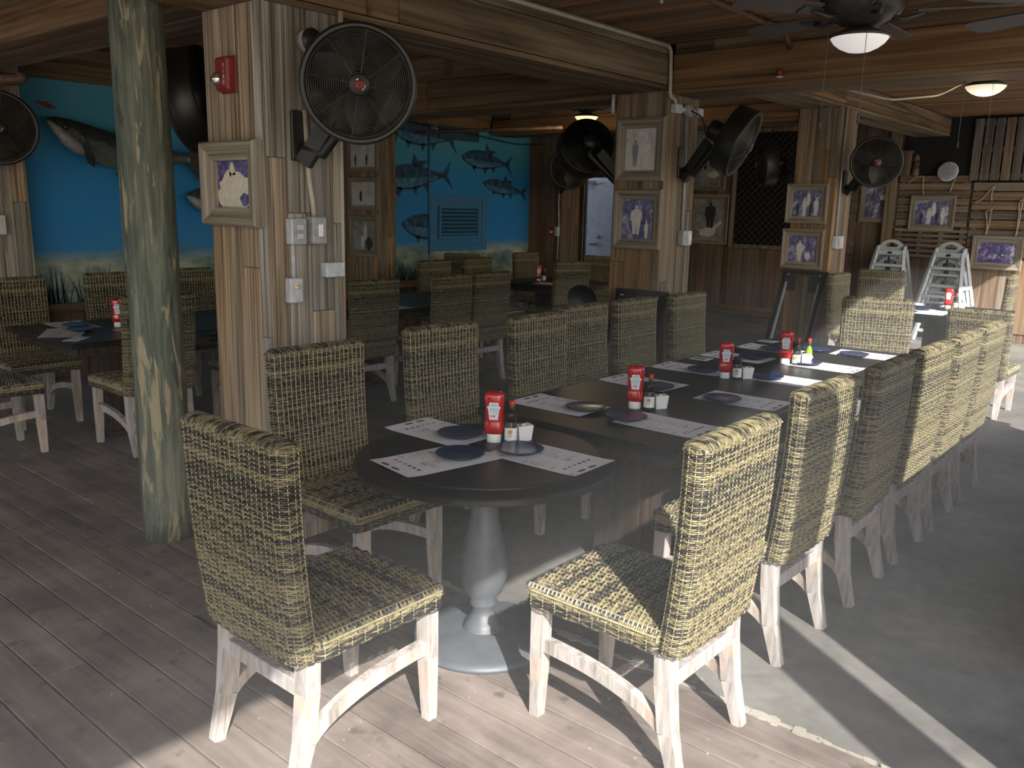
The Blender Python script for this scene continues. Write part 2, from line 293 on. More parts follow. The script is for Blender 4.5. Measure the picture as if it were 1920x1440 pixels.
# ------------------------------------------------------------------ mesh builder
class MB:
    def __init__(s): s.v = []; s.f = []; s.mi = []; s.sm = []
    def add(s, vs_, fs, mi=0, smooth=False, mat=None):
        o = len(s.v)
        s.v.extend([tuple(mat @ Vector(p)) for p in vs_] if mat is not None else [tuple(p) for p in vs_])
        for f in fs: s.f.append(tuple(i+o for i in f)); s.mi.append(mi); s.sm.append(smooth)
        return s
    def box(s, a, b, mi=0, c=0.0, mat=None):
        """box a..b with chamfer c"""
        (x0, y0, z0), (x1, y1, z1) = a, b
        if x0 > x1: x0, x1 = x1, x0
        if y0 > y1: y0, y1 = y1, y0
        if z0 > z1: z0, z1 = z1, z0
        c = min(c, (x1-x0)*.45, (y1-y0)*.45, (z1-z0)*.45)
        if c <= 1e-5:
            v = [(x0, y0, z0), (x1, y0, z0), (x1, y1, z0), (x0, y1, z0), (x0, y0, z1), (x1, y0, z1), (x1, y1, z1), (x0, y1, z1)]
            f = [(0, 3, 2, 1), (4, 5, 6, 7), (0, 1, 5, 4), (1, 2, 6, 5), (2, 3, 7, 6), (3, 0, 4, 7)]
            return s.add(v, f, mi, False, mat)
        rings = []
        for z, i in ((z0, c), (z0+c, 0), (z1-c, 0), (z1, c)):
            k = c if i == 0 else c*1.0
            X0, X1, Y0, Y1 = x0+i, x1-i, y0+i, y1-i
            e = c if i == 0 else 0.0005
            rings.append([(X0+e, Y0, z), (X1-e, Y0, z), (X1, Y0+e, z), (X1, Y1-e, z), (X1-e, Y1, z), (X0+e, Y1, z), (X0, Y1-e, z), (X0, Y0+e, z)])
        v = [p for r in rings for p in r]; f = [tuple(range(7, -1, -1)), tuple(range(24, 32))]
        for r in range(3):
            for i in range(8):
                j = (i+1) % 8; f.append((r*8+i, r*8+j, r*8+8+j, r*8+8+i))
        return s.add(v, f, mi, False, mat)
    def bar(s, p, q, w_, h_, mi=0, w2=None, h2=None, up=(0, 0, 1)):
        """rectangular bar from p to q, tapering"""
        p, q = Vector(p), Vector(q); d = (q-p).normalized(); u = Vector(up)
        sx = d.cross(u)
        if sx.length < 1e-4: sx = d.cross(Vector((0, 1, 0)))
        sx.normalize(); sy = sx.cross(d); w2 = w2 or w_; h2 = h2 or h_
        v = []
        for c, a, b in ((p, w_, h_), (q, w2, h2)):
            for i, j in ((-1, -1), (1, -1), (1, 1), (-1, 1)): v.append(c+sx*(i*a/2)+sy*(j*b/2))
        return s.add(v, [(3, 2, 1, 0), (4, 5, 6, 7), (0, 1, 5, 4), (1, 2, 6, 5), (2, 3, 7, 6), (3, 0, 4, 7)], mi)
    def tube(s, pts, r, seg=8, mi=0, closed=False, mat=None):
        pts = [Vector(p) for p in pts]; n = len(pts); rr = r if isinstance(r, (list, tuple)) else [r]*n
        v = []; prev = None
        for i, p in enumerate(pts):
            a = pts[i-1] if (i or closed) else p; b = pts[(i+1) % n] if (i < n-1 or closed) else p
            d = (b-a).normalized()
            if prev is None:
                u = d.cross(Vector((0, 0, 1)));
                if u.length < 1e-3: u = d.cross(Vector((0, 1, 0)))
                u.normalize()
            else: u = (prev - d*prev.dot(d)).normalized()
            prev = u; w_ = d.cross(u)
            for k in range(seg):
                t = 2*PI*k/seg; v.append(p+u*(rr[i]*math.cos(t))+w_*(rr[i]*math.sin(t)))
        f = []
        for i in range(n if closed else n-1):
            j = (i+1) % n
            for k in range(seg): f.append((i*seg+k, i*seg+(k+1) % seg, j*seg+(k+1) % seg, j*seg+k))
        if not closed: f.append(tuple(range(seg-1, -1, -1))); f.append(tuple((n-1)*seg+k for k in range(seg)))
        return s.add(v, f, mi, seg > 4, mat)
    def lathe(s, prof, seg=24, mi=0, mat=None, sx=1, sy=1, smooth=True):
        """prof = [(r,z)...] around z"""
        v = []
        for r, z in prof:
            for k in range(seg): t = 2*PI*k/seg; v.append((r*math.cos(t)*sx, r*math.sin(t)*sy, z))
        f = []
        for i in range(len(prof)-1):
            for k in range(seg): f.append((i*seg+k, i*seg+(k+1) % seg, (i+1)*seg+(k+1) % seg, (i+1)*seg+k))
        if prof[0][0] > 1e-6: f.append(tuple(range(seg-1, -1, -1)))
        if prof[-1][0] > 1e-6: f.append(tuple((len(prof)-1)*seg+k for k in range(seg)))
        return s.add(v, f, mi, smooth, mat)
    def prism(s, poly, t, mi=0, mat=None, z0=0.0):
        """poly in xy, extruded z0..z0+t"""
        n = len(poly); v = [(x, y, z0) for x, y in poly]+[(x, y, z0+t) for x, y in poly]
        f = [tuple(range(n-1, -1, -1)), tuple(range(n, 2*n))]+[(i, (i+1) % n, n+(i+1) % n, n+i) for i in range(n)]
        return s.add(v, f, mi, False, mat)
    def mesh(s, name, mats):
        me = bpy.data.meshes.new(name); me.from_pydata(s.v, [], s.f)
        for m in mats: me.materials.append(m)
        if len(mats) > 1: me.polygons.foreach_set('material_index', s.mi)
        me.polygons.foreach_set('use_smooth', s.sm); me.update(); return me

def obj(name, mb, mats, parent=None, loc=(0, 0, 0), rot=(0, 0, 0), label=None):
    if not isinstance(mats, (list, tuple)): mats = [mats]
    me = mb if isinstance(mb, bpy.types.Mesh) else mb.mesh(name, mats)
    o = bpy.data.objects.new(name, me); COL.objects.link(o); o.parent = parent; o.location = loc; o.rotation_euler = rot
    if label: o['label'] = label
    return o
def thing(name, label, cat, loc=(0, 0, 0), rotz=0.0, group=None, rot=None):
    o = bpy.data.objects.new(name, None); COL.objects.link(o); o.location = loc; o.rotation_euler = rot or (0, 0, rotz)
    o.empty_display_size = 0.1
    return tag(o, label, cat, group)
def tag(o, label, cat, group=None, kind=None):
    o['label'] = label; o['category'] = cat
    if group: o['group'] = group
    if kind: o['kind'] = kind
    return o
def struct(name, mb, mats, label=None, cat=None):
    o = obj(name, mb, mats); o['kind'] = 'structure'
    if label: o['label'] = label; o['category'] = cat
    return o
def dup(root, loc, rotz, label, group=None, scale=None, rot=None):
    r = root.copy(); COL.objects.link(r); r.location = loc; r.rotation_euler = rot or (0, 0, rotz)
    if scale: r.scale = scale
    r['label'] = label
    if group: r['group'] = group
    for ch in list(root.children):
        c = ch.copy(); COL.objects.link(c); c.parent = r
        for g in ch.children:
            d = g.copy(); COL.objects.link(d); d.parent = c
    return r
_used = {}
def place(proto, loc, rotz, label, group=None, scale=None, rot=None):
    if proto.name not in _used:
        _used[proto.name] = 1; proto.location = loc; proto.rotation_euler = rot or (0, 0, rotz); proto['label'] = label
        if group: proto['group'] = group
        if scale: proto.scale = scale
        return proto
    return dup(proto, loc, rotz, label, group, scale, rot)
def text_mb(mb, txt, size, mi, mat, align='CENTER', t=0.0):
    cu = bpy.data.curves.new('txt', 'FONT'); cu.body = txt; cu.size = size; cu.align_x = align; cu.align_y = 'CENTER'; cu.resolution_u = 2
    o = bpy.data.objects.new('txt', cu); COL.objects.link(o)
    bpy.context.view_layer.update(); dg = bpy.context.evaluated_depsgraph_get()
    me = bpy.data.meshes.new_from_object(o.evaluated_get(dg))
    mb.add([v.co[:] for v in me.vertices], [tuple(p.vertices) for p in me.polygons], mi, False, mat)
    bpy.data.objects.remove(o); bpy.data.curves.remove(cu); bpy.data.meshes.remove(me)
def circ(cx, cy, r, n=16, ry=None, a0=0.0): return [(cx+r*math.cos(a0+2*PI*k/n), cy+(ry or r)*math.sin(a0+2*PI*k/n)) for k in range(n)]

# ------------------------------------------------------------------ unseen roof edge, slanted to shape where sunlight comes in
EDGE = [(-1.6, 0.85), (1.2, 0.85), (3.4, 0.2), (5.7, -0.3), (8.0, -0.75), (9.2, -0.72), (13.3, -0.25)]
def edge_x(y):
    if y <= EDGE[0][0]: return EDGE[0][1]
    for (y0, x0), (y1, x1) in zip(EDGE, EDGE[1:]):
        if y <= y1: return x0+(x1-x0)*(y-y0)/(y1-y0)
    return EDGE[-1][1]

# ------------------------------------------------------------------ floors
DECK_Y = 2.53
mb = MB(); y = -3.02
rnd = random.Random(3)
while y < DECK_Y-0.01:
    x = -8.3 - rnd.random()*2.5; y1 = min(y+0.15, DECK_Y)
    x = max(x, -8.3)
    while x < 2.6:
        L = 4.2+rnd.random()*3.4; x1 = min(x+L, 2.6)
        mb.box((x+0.001, y+0.003, -0.04), (x1-0.001, y1-0.003, -0.0005+rnd.random()*0.001), c=0.002); x = x1
    y += 0.15
struct('floor_deck', mb, M['deck'], 'weathered grey brown deck boards at the front of the dining area', 'floor')
mb = MB(); mb.box((-8.3, -3.0, -0.12), (2.6, DECK_Y, -0.041)); struct('floor_deck_joists', mb, M['core'], 'dark underside below the deck boards', 'floor')
mb = MB(); mb.box((-11.5, DECK_Y, -0.15), (3.0, 13.1, 0.0)); struct('floor_concrete', mb, M['concrete'], 'bare grey concrete slab under the long table and beyond', 'floor')
mb = MB(); rnd = random.Random(11); x = -3.2
while x < 2.5:
    L = 0.02+rnd.random()*0.05; hw = 0.006+rnd.random()**2*0.020
    poly = [(x, DECK_Y-hw*rnd.uniform(.4, 1)), (x+L*.5, DECK_Y-hw*rnd.uniform(.7, 1.2)), (x+L*1.1, DECK_Y-hw*rnd.uniform(.4, 1)), (x+L, DECK_Y+hw*rnd.uniform(.5, 1.2)), (x+L*.4, DECK_Y+hw*rnd.uniform(.7, 1.3)), (x-.005, DECK_Y+hw*rnd.uniform(.4, 1))]
    mb.prism(poly, 0.004+rnd.random()*0.004, z0=-0.002); x += L*(0.95 if rnd.random() < .85 else 1.5)
struct('trim_1', mb, M['filler'], 'crumbling pale filler strip between deck and concrete', 'trim')
mb = MB(); mb.box((-40, -60, -0.4), (60, 50, -0.2)); struct('ground', mb, M['sand'], 'sandy ground outside', 'ground')

# ------------------------------------------------------------------ ceilings
def planks_x(mb, y0, y1, z, xl, pitch, t=0.02, xr=None, seed=1):
    rr = random.Random(seed); y = y0
    while y < y1-0.01:
        ye = min(y+pitch, y1); xr_ = (xr if xr is not None else min(edge_x(y), edge_x(ye)))
        x = xl
        first = True
        while x < xr_-0.02:
            L = (0.8+rr.random()*3 if first else 3+rr.random()*2); first = False
            x1 = min(x+L, xr_); mb.box((x+.001, y+.0012, z), (x1-.001, ye-.0012, z+t), c=0.004); x = x1
        y = ye
mb = MB(); planks_x(mb, -1.6, 5.74, 2.82, -3.42, 0.125, seed=4); struct('ceiling_front', mb, M['wood_x'], 'brown tongue and groove ceiling over the long table', 'ceiling')
mb = MB(); planks_x(mb, 5.70, 13.1, 2.97, -11.4, 0.125, seed=5); struct('ceiling_back', mb, M['wood_x'], 'brown board ceiling of the rear bay', 'ceiling')
mb = MB(); planks_x(mb, -3.6, 5.70, 2.97, -8.4, 0.125, xr=-3.42, seed=6); struct('ceiling_left', mb, M['wood_x'], 'dark board ceiling over the mural side', 'ceiling')
# roof slab above (keeps the sky off the boards; unseen sides extended for shade)
mb = MB()
pts = [(-11.5, -3.6), (-3.42, -3.6), (-3.42, -1.6)]+[(x-0.02, y) for y, x in EDGE]+[(-0.3, 13.8), (-11.5, 13.8)]
mb.prism(pts, 0.2, z0=3.0)
struct('roof', mb, M['wall_wood'], 'floor of the storey above the dining area', 'roof')
mb = MB()
for (y0, x0), (y1, x1) in zip(EDGE, EDGE[1:]): mb.bar((x0+.0, y0, 2.93), (x1+.0, y1, 2.93), 0.05, 0.26)
struct('trim_fascia', mb, M['beam_y'], 'fascia board along the roof edge', 'trim')

# ------------------------------------------------------------------ girders
PX0, PX1 = -3.85, -3.40
def beam_y(name, x0, x1, y0, y1, z0, z1, label, seed):
    mb = MB(); rr = random.Random(seed); zm = z0+(z1-z0)*0.52
    mb.box((x0+.03, y0, z0+.02), (x1-.03, y1, z1))
    ys = [y0]
    while ys[-1] < y1-1.2: ys.append(ys[-1]+1.5+rr.random()*1.6)
    ys[-1] = y1 if len(ys) > 1 else ys[-1]
    if len(ys) == 1: ys.append(y1)
    for a, b in zip(ys, ys[1:]):
        for xs in ((x1-.03, x1), (x0, x0+.03)):
            mb.box((xs[0], a+.003, z0+.035), (xs[1], b-.003, zm-.002), c=.004); mb.box((xs[0], a+.003, zm+.002), (xs[1], b-.003, z1), c=.004)
    n = 3; wd = (x1-x0)/n
    for i in range(n): mb.box((x0+i*wd+.002, y0, z0), (x0+(i+1)*wd-.002, y1, z0+.03), c=.004)
    return struct(name, mb, M['beam_y'], label, 'beam')
def beam_x(name, x0, x1, y0, y1, z0, z1, label, seed, set_back=0.06):
    mb = MB(); rr = random.Random(seed); zm = z0+(z1-z0)*0.55
    mb.box((x0, y0+.03, z0+.02), (x1, y1-.03, z1))
    xs = [x0]
    while xs[-1] < x1-1.5: xs.append(xs[-1]+1.8+rr.random()*2.0)
    xs[-1] = x1 if len(xs) > 1 else xs[-1]
    if len(xs) == 1: xs.append(x1)
    for a, b in zip(xs, xs[1:]):
        mb.box((a+.003, y0, z0+.03), (b-.003, y0+.03, zm), c=.005)
        mb.box((a+.3, y0+.001+set_back*.45, zm+.001), (b+.2 if b < x1-.3 else b, y0+.045+set_back, z1), c=.004)
        mb.box((a+.003, y1-.03, z0+.03), (b-.003, y1, z1), c=.005)
    n = 3; wd = (y1-y0)/n
    for i in range(n): mb.box((x0, y0+i*wd+.002, z0), (x1, y0+(i+1)*wd-.002, z0+.03), c=.004)
    return struct(name, mb, M['beam_x'], label, 'beam')
beam_y('beam_long', PX0, PX1, -1.5, 5.675, 2.50, 2.96, 'boxed wooden beam running over the row of pillars', 1)
beam_y('beam_long_back', PX0, PX1, 6.14, 13.08, 2.72, 2.96, 'boxed wooden beam in the rear bay', 2)
beam_x('beam_cross', -3.38, edge_x(5.9)-.03, 5.68, 6.13, 2.475, 2.965, 'boxed wooden cross beam above the far end of the long table', 3)
beam_x('beam_cross_mural', -8.2, -3.86, 5.68, 6.13, 2.47, 2.965, 'grey cross beam between the pillar and the mural', 4)
beam_x('beam_cross_front', -8.2, -3.86, 2.26, 2.72, 2.595, 2.965, 'wide cross beam left of the near pillar', 5)
beam_x('beam_cross_back', -8.2, -3.86, 9.1, 9.55, 2.60, 2.965, 'dark cross beam near the rear', 6)

# ------------------------------------------------------------------ clad pillars
def pillar(name, y0, y1, z1, mat, label, seed, widths=(.10, .13, .11, .13), x0=PX0, x1=PX1):
    mb = MB(); rr = random.Random(seed); t = 0.02
    mb.box((x0+t, y0+t, 0), (x1-t, y1-t, z1))
    def run(a, b):
        o = []; p = a
        while p < b-.03:
            q = min(p+widths[rr.randrange(len(widths))], b)
            if b-q < .05: q = b
            o.append((p, q)); p = q
        return o
    def cuts():
        o = [0.0]
        while o[-1] < z1-.01:
            nx = o[-1]+.9+rr.random()*1.9
            o.append(z1 if nx > z1-.4 else nx)
        return list(zip(o, o[1:]))
    for a, b in run(x0, x1):
        for yy in ((y0, y0+t), (y1-t, y1)):
            for z0_, z1_ in cuts(): mb.box((a+.0015, yy[0], z0_+.001), (b-.0015, yy[1], z1_-.001), c=.003)
    for a, b in run(y0+t, y1-t):
        for xx in ((x0, x0+t), (x1-t, x1)):
            for z0_, z1_ in cuts(): mb.box((xx[0], a+.0015, z0_+.001), (xx[1], b-.0015, z1_-.001), c=.003)
    return struct(name, mb, mat, label, 'pillar')
pillar('pillar_near', 2.26, 2.71, 2.50, M['pillar_wood'], 'weathered grey board-clad pillar carrying the big round fan', 21)
pillar('pillar_middle', 5.68, 6.13, 2.50, M['pillar_warm'], 'brown board-clad pillar behind the long row of chairs', 22)
pillar('pillar_far', 9.08, 9.56, 2.72, M['pillar_warm'], 'board-clad pillar beyond the far end of the long table', 23, widths=(.07, .12, .1))
pillar('pillar_unseen', 2.29, 2.84, 2.82, M['pillar_wood'], 'unseen board-clad pillar placed to shade part of the long table', 24, x0=.33, x1=.87)  # unseen pillar, set here to block a band of sun
pillar('pillar_wall_left', 1.70, 3.02, 2.95, M['pillar_wood'], 'board-clad post against the mural wall with a fan above', 25, x0=-8.6, x1=-8.05)
pillar('pillar_wall_middle', 6.42, 6.80, 2.95, M['pillar_warm'], 'board-clad post on the mural wall holding three framed photographs', 26, x0=-8.29, x1=-7.60)
pillar('pillar_wall_corner', 10.05, 10.5, 2.95, M['wall_wood'], 'dark corner post at the right end of the mural', 27, x0=-8.3, x1=-7.70)

# round poles
def pole(name, x, y, r, z1, label, lean=(0, 0)):
    mb = MB(); prof = []; n = 26
    v = []; seg = 28; rr = random.Random(5)
    bumps = [rr.uniform(-1, 1) for _ in range(seg)]
    for i in range(n+1):
        z = z1*i/n; k = 1.0+.05*math.exp(-z*3)+.012*math.sin(z*5.0)
        for j in range(seg):
            a = 2*PI*j/seg; q = r*k*(1+.018*math.sin(3*a+z*.7)+.010*bumps[j]*math.sin(z*2+j))
            v.append((lean[0]*z/z1+q*math.cos(a), lean[1]*z/z1+q*math.sin(a), z))
    f = [(i*seg+j, i*seg+(j+1) % seg, (i+1)*seg+(j+1) % seg, (i+1)*seg+j) for i in range(n) for j in range(seg)]
    f += [tuple(range(seg-1, -1, -1)), tuple(n*seg+j for j in range(seg))]
    mb.add(v, f, 0, True)
    o = obj(name, mb, M['pole'], loc=(x, y, 0)); return tag(o, label, 'pole')
pole('timber_pole', -3.945, 2.005, 0.118, 2.59, 'round green treated timber pole in front of the near pillar', lean=(-0.02, 0))
pole('timber_pole', 1.0, 1.587, 0.118, 2.80, 'unseen green timber pole placed at the east side for its shadow')  # unseen pole, placed so its shadow falls beside the sun streak

# ------------------------------------------------------------------ mural wall
mb = MB(); mb.box((-8.5, -3.6, 0.0), (-8.3, 10.5, 2.97)); wall_l = struct('wall_left', mb, M['mural'], 'blue undersea mural wall with painted fish', 'wall')
mb = MB(); rr = random.Random(9); y = -2.5
while y < 10.05:
    y1 = min(y+.12, 10.05); mb.box((-8.30, y+.001, 0), (-8.283, y1-.001, .60), c=.003); y = y1
struct('trim_2', mb, M['wall_wood'], 'brown board wainscot under the mural', 'trim')
mb = MB(); mb.box((-8.30, -2.5, .60), (-8.25, 10.05, .69), c=.006); struct('trim_3', mb, M['beam_y'], 'wooden cap rail under the mural', 'trim')
mb = MB()
for a, b in ((-2.5, 1.4), (1.4, 4.6), (4.6, 7.9), (7.9, 10.05)): mb.box((-8.30, a+.002, 2.665), (-8.255, b-.002, 2.97), c=.006)
struct('trim_4', mb, M['beam_y'], 'dark board along the top of the mural', 'trim')

# wall at the back with doorway
Yb = 13.1
mb = MB(); rr = random.Random(14); x = -11.4
while x < 1.0:
    x1 = min(x+.11+rr.random()*.05, 1.0); zb = 0.0
    if x1 > -9.45 and x < -8.45: zb = 2.2
    mb.box((x+.001, Yb, zb), (x1-.001, Yb+.04, 2.97), c=.004); x = x1
struct('wall_back', mb, M['wall_wood'], 'brown vertical board wall at the rear', 'wall')
mb = MB(); mb.box((-11.4, Yb+.04, 0), (-9.5, Yb+.1, 3.0)); mb.box((-8.4, Yb+.04, 0), (1.0, Yb+.1, 3.0)); struct('wall_back_outer', mb, M['core'])
mb = MB(); mb.box((-6.95, Yb-.03, 0), (-4.6, Yb, .14), c=.006); struct('baseboard_back', mb, M['beam_x'], 'wooden baseboard along the rear wall', 'baseboard')
mb = MB(); mb.box((-11.5, 10.5, 0), (-11.4, Yb, 3.0)); mb.box((-11.4, 10.5, 0), (-8.5, 10.6, 3.0)); struct('wall_alcove', mb, M['wall_wood'], 'dark alcove wall beyond the mural', 'wall')
# white door seen through the doorway, out in the daylight
mb = MB(); mb.box((-11.0, 14.6, -.2), (-7.0, 14.75, 3.4)); struct('wall_outside', mb, M['stucco'], 'pale outside wall beyond the doorway', 'wall')
t = thing('white_door', 'white painted metal door out in daylight between mural corner and brown pillar', 'door', (-9.6, 14.5, -.2))
mb = MB(); mb.box((-.95, 0, 0), (.62, .05, 3.0), c=.004); obj('door_leaf', mb, M['door_white'], t)
mb = MB(); mb.box((-.80, -.05, 2.33), (-.58, 0, 2.40), c=.005); mb.tube([(-.62, -.05, 2.36), (-.45, -.14, 2.33), (-.35, -.03, 2.40)], .014, 6); obj('door_closer', mb, M['grey_metal'], t)
mb = MB(); mb.tube([(-.72, -.06, 1.15), (-.52, -.06, 1.15)], .03, 8); mb.lathe([(.045, 0), (.045, .05), (.02, .06)], 12, mat=Matrix.Translation((-.50, 0, 1.30)) @ Matrix.Rotation(PI/2, 4, 'X')); obj('door_lock', mb, M['grey_metal'], t)

# unseen low wall added at the east opening (outside the frame, keeps the low sun off the floor)
mb = MB(); mb.box((-.16, 3.5, 0), (-.04, 6.9, 1.16), c=.01); mb.box((-.22, 3.45, 1.16), (.02, 6.95, 1.20), c=.008); struct('wall_low_unseen', mb, M['wall_wood'], 'unseen low board wall added to shade the floor', 'wall')

# added scatter volume, stands in for veiling lens glare
def glare_veil():
    m = bpy.data.materials.new('glare_scatter'); m.use_nodes = True; nt = m.node_tree; nt.nodes.clear()
    o = nt.nodes.new('ShaderNodeOutputMaterial'); v = nt.nodes.new('ShaderNodeVolumeScatter'); v.inputs['Density'].default_value = GLARE_DENSITY; v.inputs['Anisotropy'].default_value = -0.1; v.inputs['Color'].default_value = (.95, .97, 1, 1)
    nt.links.new(v.outputs[0], o.inputs['Volume'])
    mb = MB(); mb.box((-2.75, .15, .003), (-.18, 6.6, 1.30)); h = obj('glare_veil', mb, m); tag(h, 'added low veil standing in for lens glare over the tables', 'glare_veil', kind='stuff')
GLARE_DENSITY = 0.022
glare_veil()

#==PART2==
# ================================================================== wicker chair
def rrect(w_, d_, r, n):
    """n points equally spaced on a rounded rectangle, with outward normals"""
    segs = []; hw, hd = w_/2-r, d_/2-r
    per = 4*hw+4*hd+2*PI*r; out = []
    for k in range(n):
        s_ = per*k/n
        parts = [('l', (-hw, -hd-r), (1, 0), (0, -1), 2*hw), ('a', (hw, -hd), -PI/2, None, PI*r/2), ('l', (hw+r, -hd), (0, 1), (1, 0), 2*hd), ('a', (hw, hd), 0, None, PI*r/2),
                 ('l', (hw, hd+r), (-1, 0), (0, 1), 2*hw), ('a', (-hw, hd), PI/2, None, PI*r/2), ('l', (-hw-r, hd), (0, -1), (-1, 0), 2*hd), ('a', (-hw, -hd), PI, None, PI*r/2)]
        for ty, p, q, nn, L in parts:
            if s_ <= L or (ty == 'a' and p == (-hw, -hd)):
                if ty == 'l': out.append((p[0]+q[0]*s_, p[1]+q[1]*s_, nn[0], nn[1]))
                else: a = q+s_/r; out.append((p[0]+r*math.cos(a), p[1]+r*math.sin(a), math.cos(a), math.sin(a)))
                break
            s_ -= L
    return out
def ring_strand(mb, path, zf, amp, row, hh, tt, mi=0):
    n = len(path); v = []
    for j, (x, y, nx, ny) in enumerate(path):
        s_ = 0.0 if j % 2 else (1.0 if ((j//2)+row) % 2 else -1.0)
        o = amp*s_
        for a, b in ((-tt, 0), (0, -hh), (tt, 0), (0, hh)):
            q = zf(x+nx*(o+a), y+ny*(o+a), b); v.append(q)
    f = []
    for j in range(n):
        k = (j+1) % n
        for m in range(4): f.append((j*4+m, j*4+(m+1) % 4, k*4+(m+1) % 4, k*4+m))
    mb.add(v, f, mi, True)

BW, BD, BZ0, BZ1, BY0, BY1 = .475, .075, .405, 1.035, -.225, -.275
def back_xf(u):
    k = 1.0 + .035*u; yy = BY0+(BY1-BY0)*u - .012*math.sin(PI*u)
    return k, yy
def make_backrest():
    mb = MB(); rows = 100; n = 92; path = rrect(BW, BD, .032, n)
    for r in range(rows):
        u = (r+.5)/rows; k, yy = back_xf(u); z = BZ0+(BZ1-BZ0)*u
        ring_strand(mb, path, lambda x, y, b, k=k, yy=yy, z=z: (x*k, y+yy, z+b-.012*math.cos(x/BW*PI)*(1-u)**6), .0030, r, .0031, .0026)
    for j in range(0, n, 2):
        x, y, nx, ny = path[j]; pts = []
        for i in range(9):
            u = i/8; k, yy = back_xf(u); o = .0030 if ny > .5 else .001
            pts.append((x*k+nx*o, y+yy+ny*o, BZ0+(BZ1-BZ0)*u))
        mb.tube(pts, .0023 if ny > .5 else .0018, 4, 1)
    k, yy = back_xf(1.0)                           # strands wrapping over the top edge
    for i in range(66):
        x = (-BW/2+.022+(BW-.044)*i/65)*k; sk = .007*(1 if i % 2 else -1)
        pts = [(x+sk*(a/5-1), yy-BD/2*math.cos(PI*a/10)*1.02, BZ1-.006+.021*math.sin(PI*a/10)) for a in range(11)]
        mb.tube(pts, .0031, 4, 0)
    for s_ in (-1, 1):
        for i in range(5):
            mb.tube([(s_*(BW/2*k-.004-.007*i), yy-BD/2*.9*math.cos(PI*a/10), BZ1-.012+(.010+.0035*i)*math.sin(PI*a/10)) for a in range(11)], .0032, 4, 0)
    core = rrect(BW-.012, BD-.012, .027, 28); lv = []
    for u in (0, .34, .67, 1.0):
        k, yy = back_xf(u); lv.append([(x*k, y+yy, BZ0+(BZ1-BZ0)*u+(.014 if u == 0 else 0)) for x, y, _, _ in core])
    f = [tuple(range(27, -1, -1)), tuple(84+i for i in range(28))]+[(r*28+i, r*28+(i+1) % 28, r*28+28+(i+1) % 28, r*28+28+i) for r in range(3) for i in range(28)]
    mb.add([p for l in lv for p in l], f, 2)
    return mb.mesh('backrest', [M['wicker'], M['stake'], M['core']])
SW, SY0, SY1, SZ0, SZ1 = .485, -.20, .285, .388, .472
def make_seat():
    mb = MB(); rows = 62; nst = 18; cy = (SY0+SY1)/2; D = SY1-SY0
    for r in range(rows):                           # strands running side to side over the top
        y = SY0+D*(r+.5)/rows; pts = []; rad = []
        hw = SW/2; nn = nst*2
        pts += [(-hw-.001, y, SZ1-.030), (-hw+.003, y, SZ1-.010)]
        for j in range(nn+1):
            x = -hw+.012+(SW-.024)*j/nn; s_ = 0 if j % 2 else (1 if ((j//2)+r) % 2 else -1)
            pts.append((x, y, SZ1+.0005+.0042*s_-.010*(2*x/SW)**6+.004))
        pts += [(hw-.003, y, SZ1-.010), (hw+.001, y, SZ1-.030)]
        mb.tube(pts, .0040, 4, 0)
    for j in range(nst+1):
        x = -SW/2+.012+(SW-.024)*j/nst; mb.tube([(x, SY0, SZ1+.001), (x, SY1-.01, SZ1+.001), (x, SY1, SZ1-.02)], .0028, 4, 1)
    path = [(x, y+cy, nx, ny) for x, y, nx, ny in rrect(SW, D, .02, 80)]
    for r in range(11):                             # skirt
        z = SZ0+.004+(SZ1-.022-SZ0)*r/10
        ring_strand(mb, path, lambda x, y, b, z=z: (x, y, z+b+(.014*math.cos(y*PI/.7)+.008*math.cos(x*PI/.55))*(1-(z-SZ0)/(SZ1-SZ0))), .0030, r, .0031, .0026)
    for j in range(0, 80, 2):
        x, y, nx, ny = path[j]; mb.tube([(x+nx*.002, y+ny*.002, SZ0+.006+.014*math.cos(y*PI/.7)+.008*math.cos(x*PI/.55)), (x+nx*.002, y+ny*.002, SZ1-.012)], .0020, 4, 1)
    rim = [(x+nx*.003, y+ny*.003, SZ1-.016) for x, y, nx, ny in path]; mb.tube(rim, .0042, 4, 1, closed=True)
    core = [(x, y+cy) for x, y, _, _ in rrect(SW-.014, D-.014, .016, 28)]
    mb.prism(core, SZ1-.004-(SZ0+.030), 2, z0=SZ0+.030)
    return mb.mesh('seat', [M['wicker'], M['stake'], M['core']])
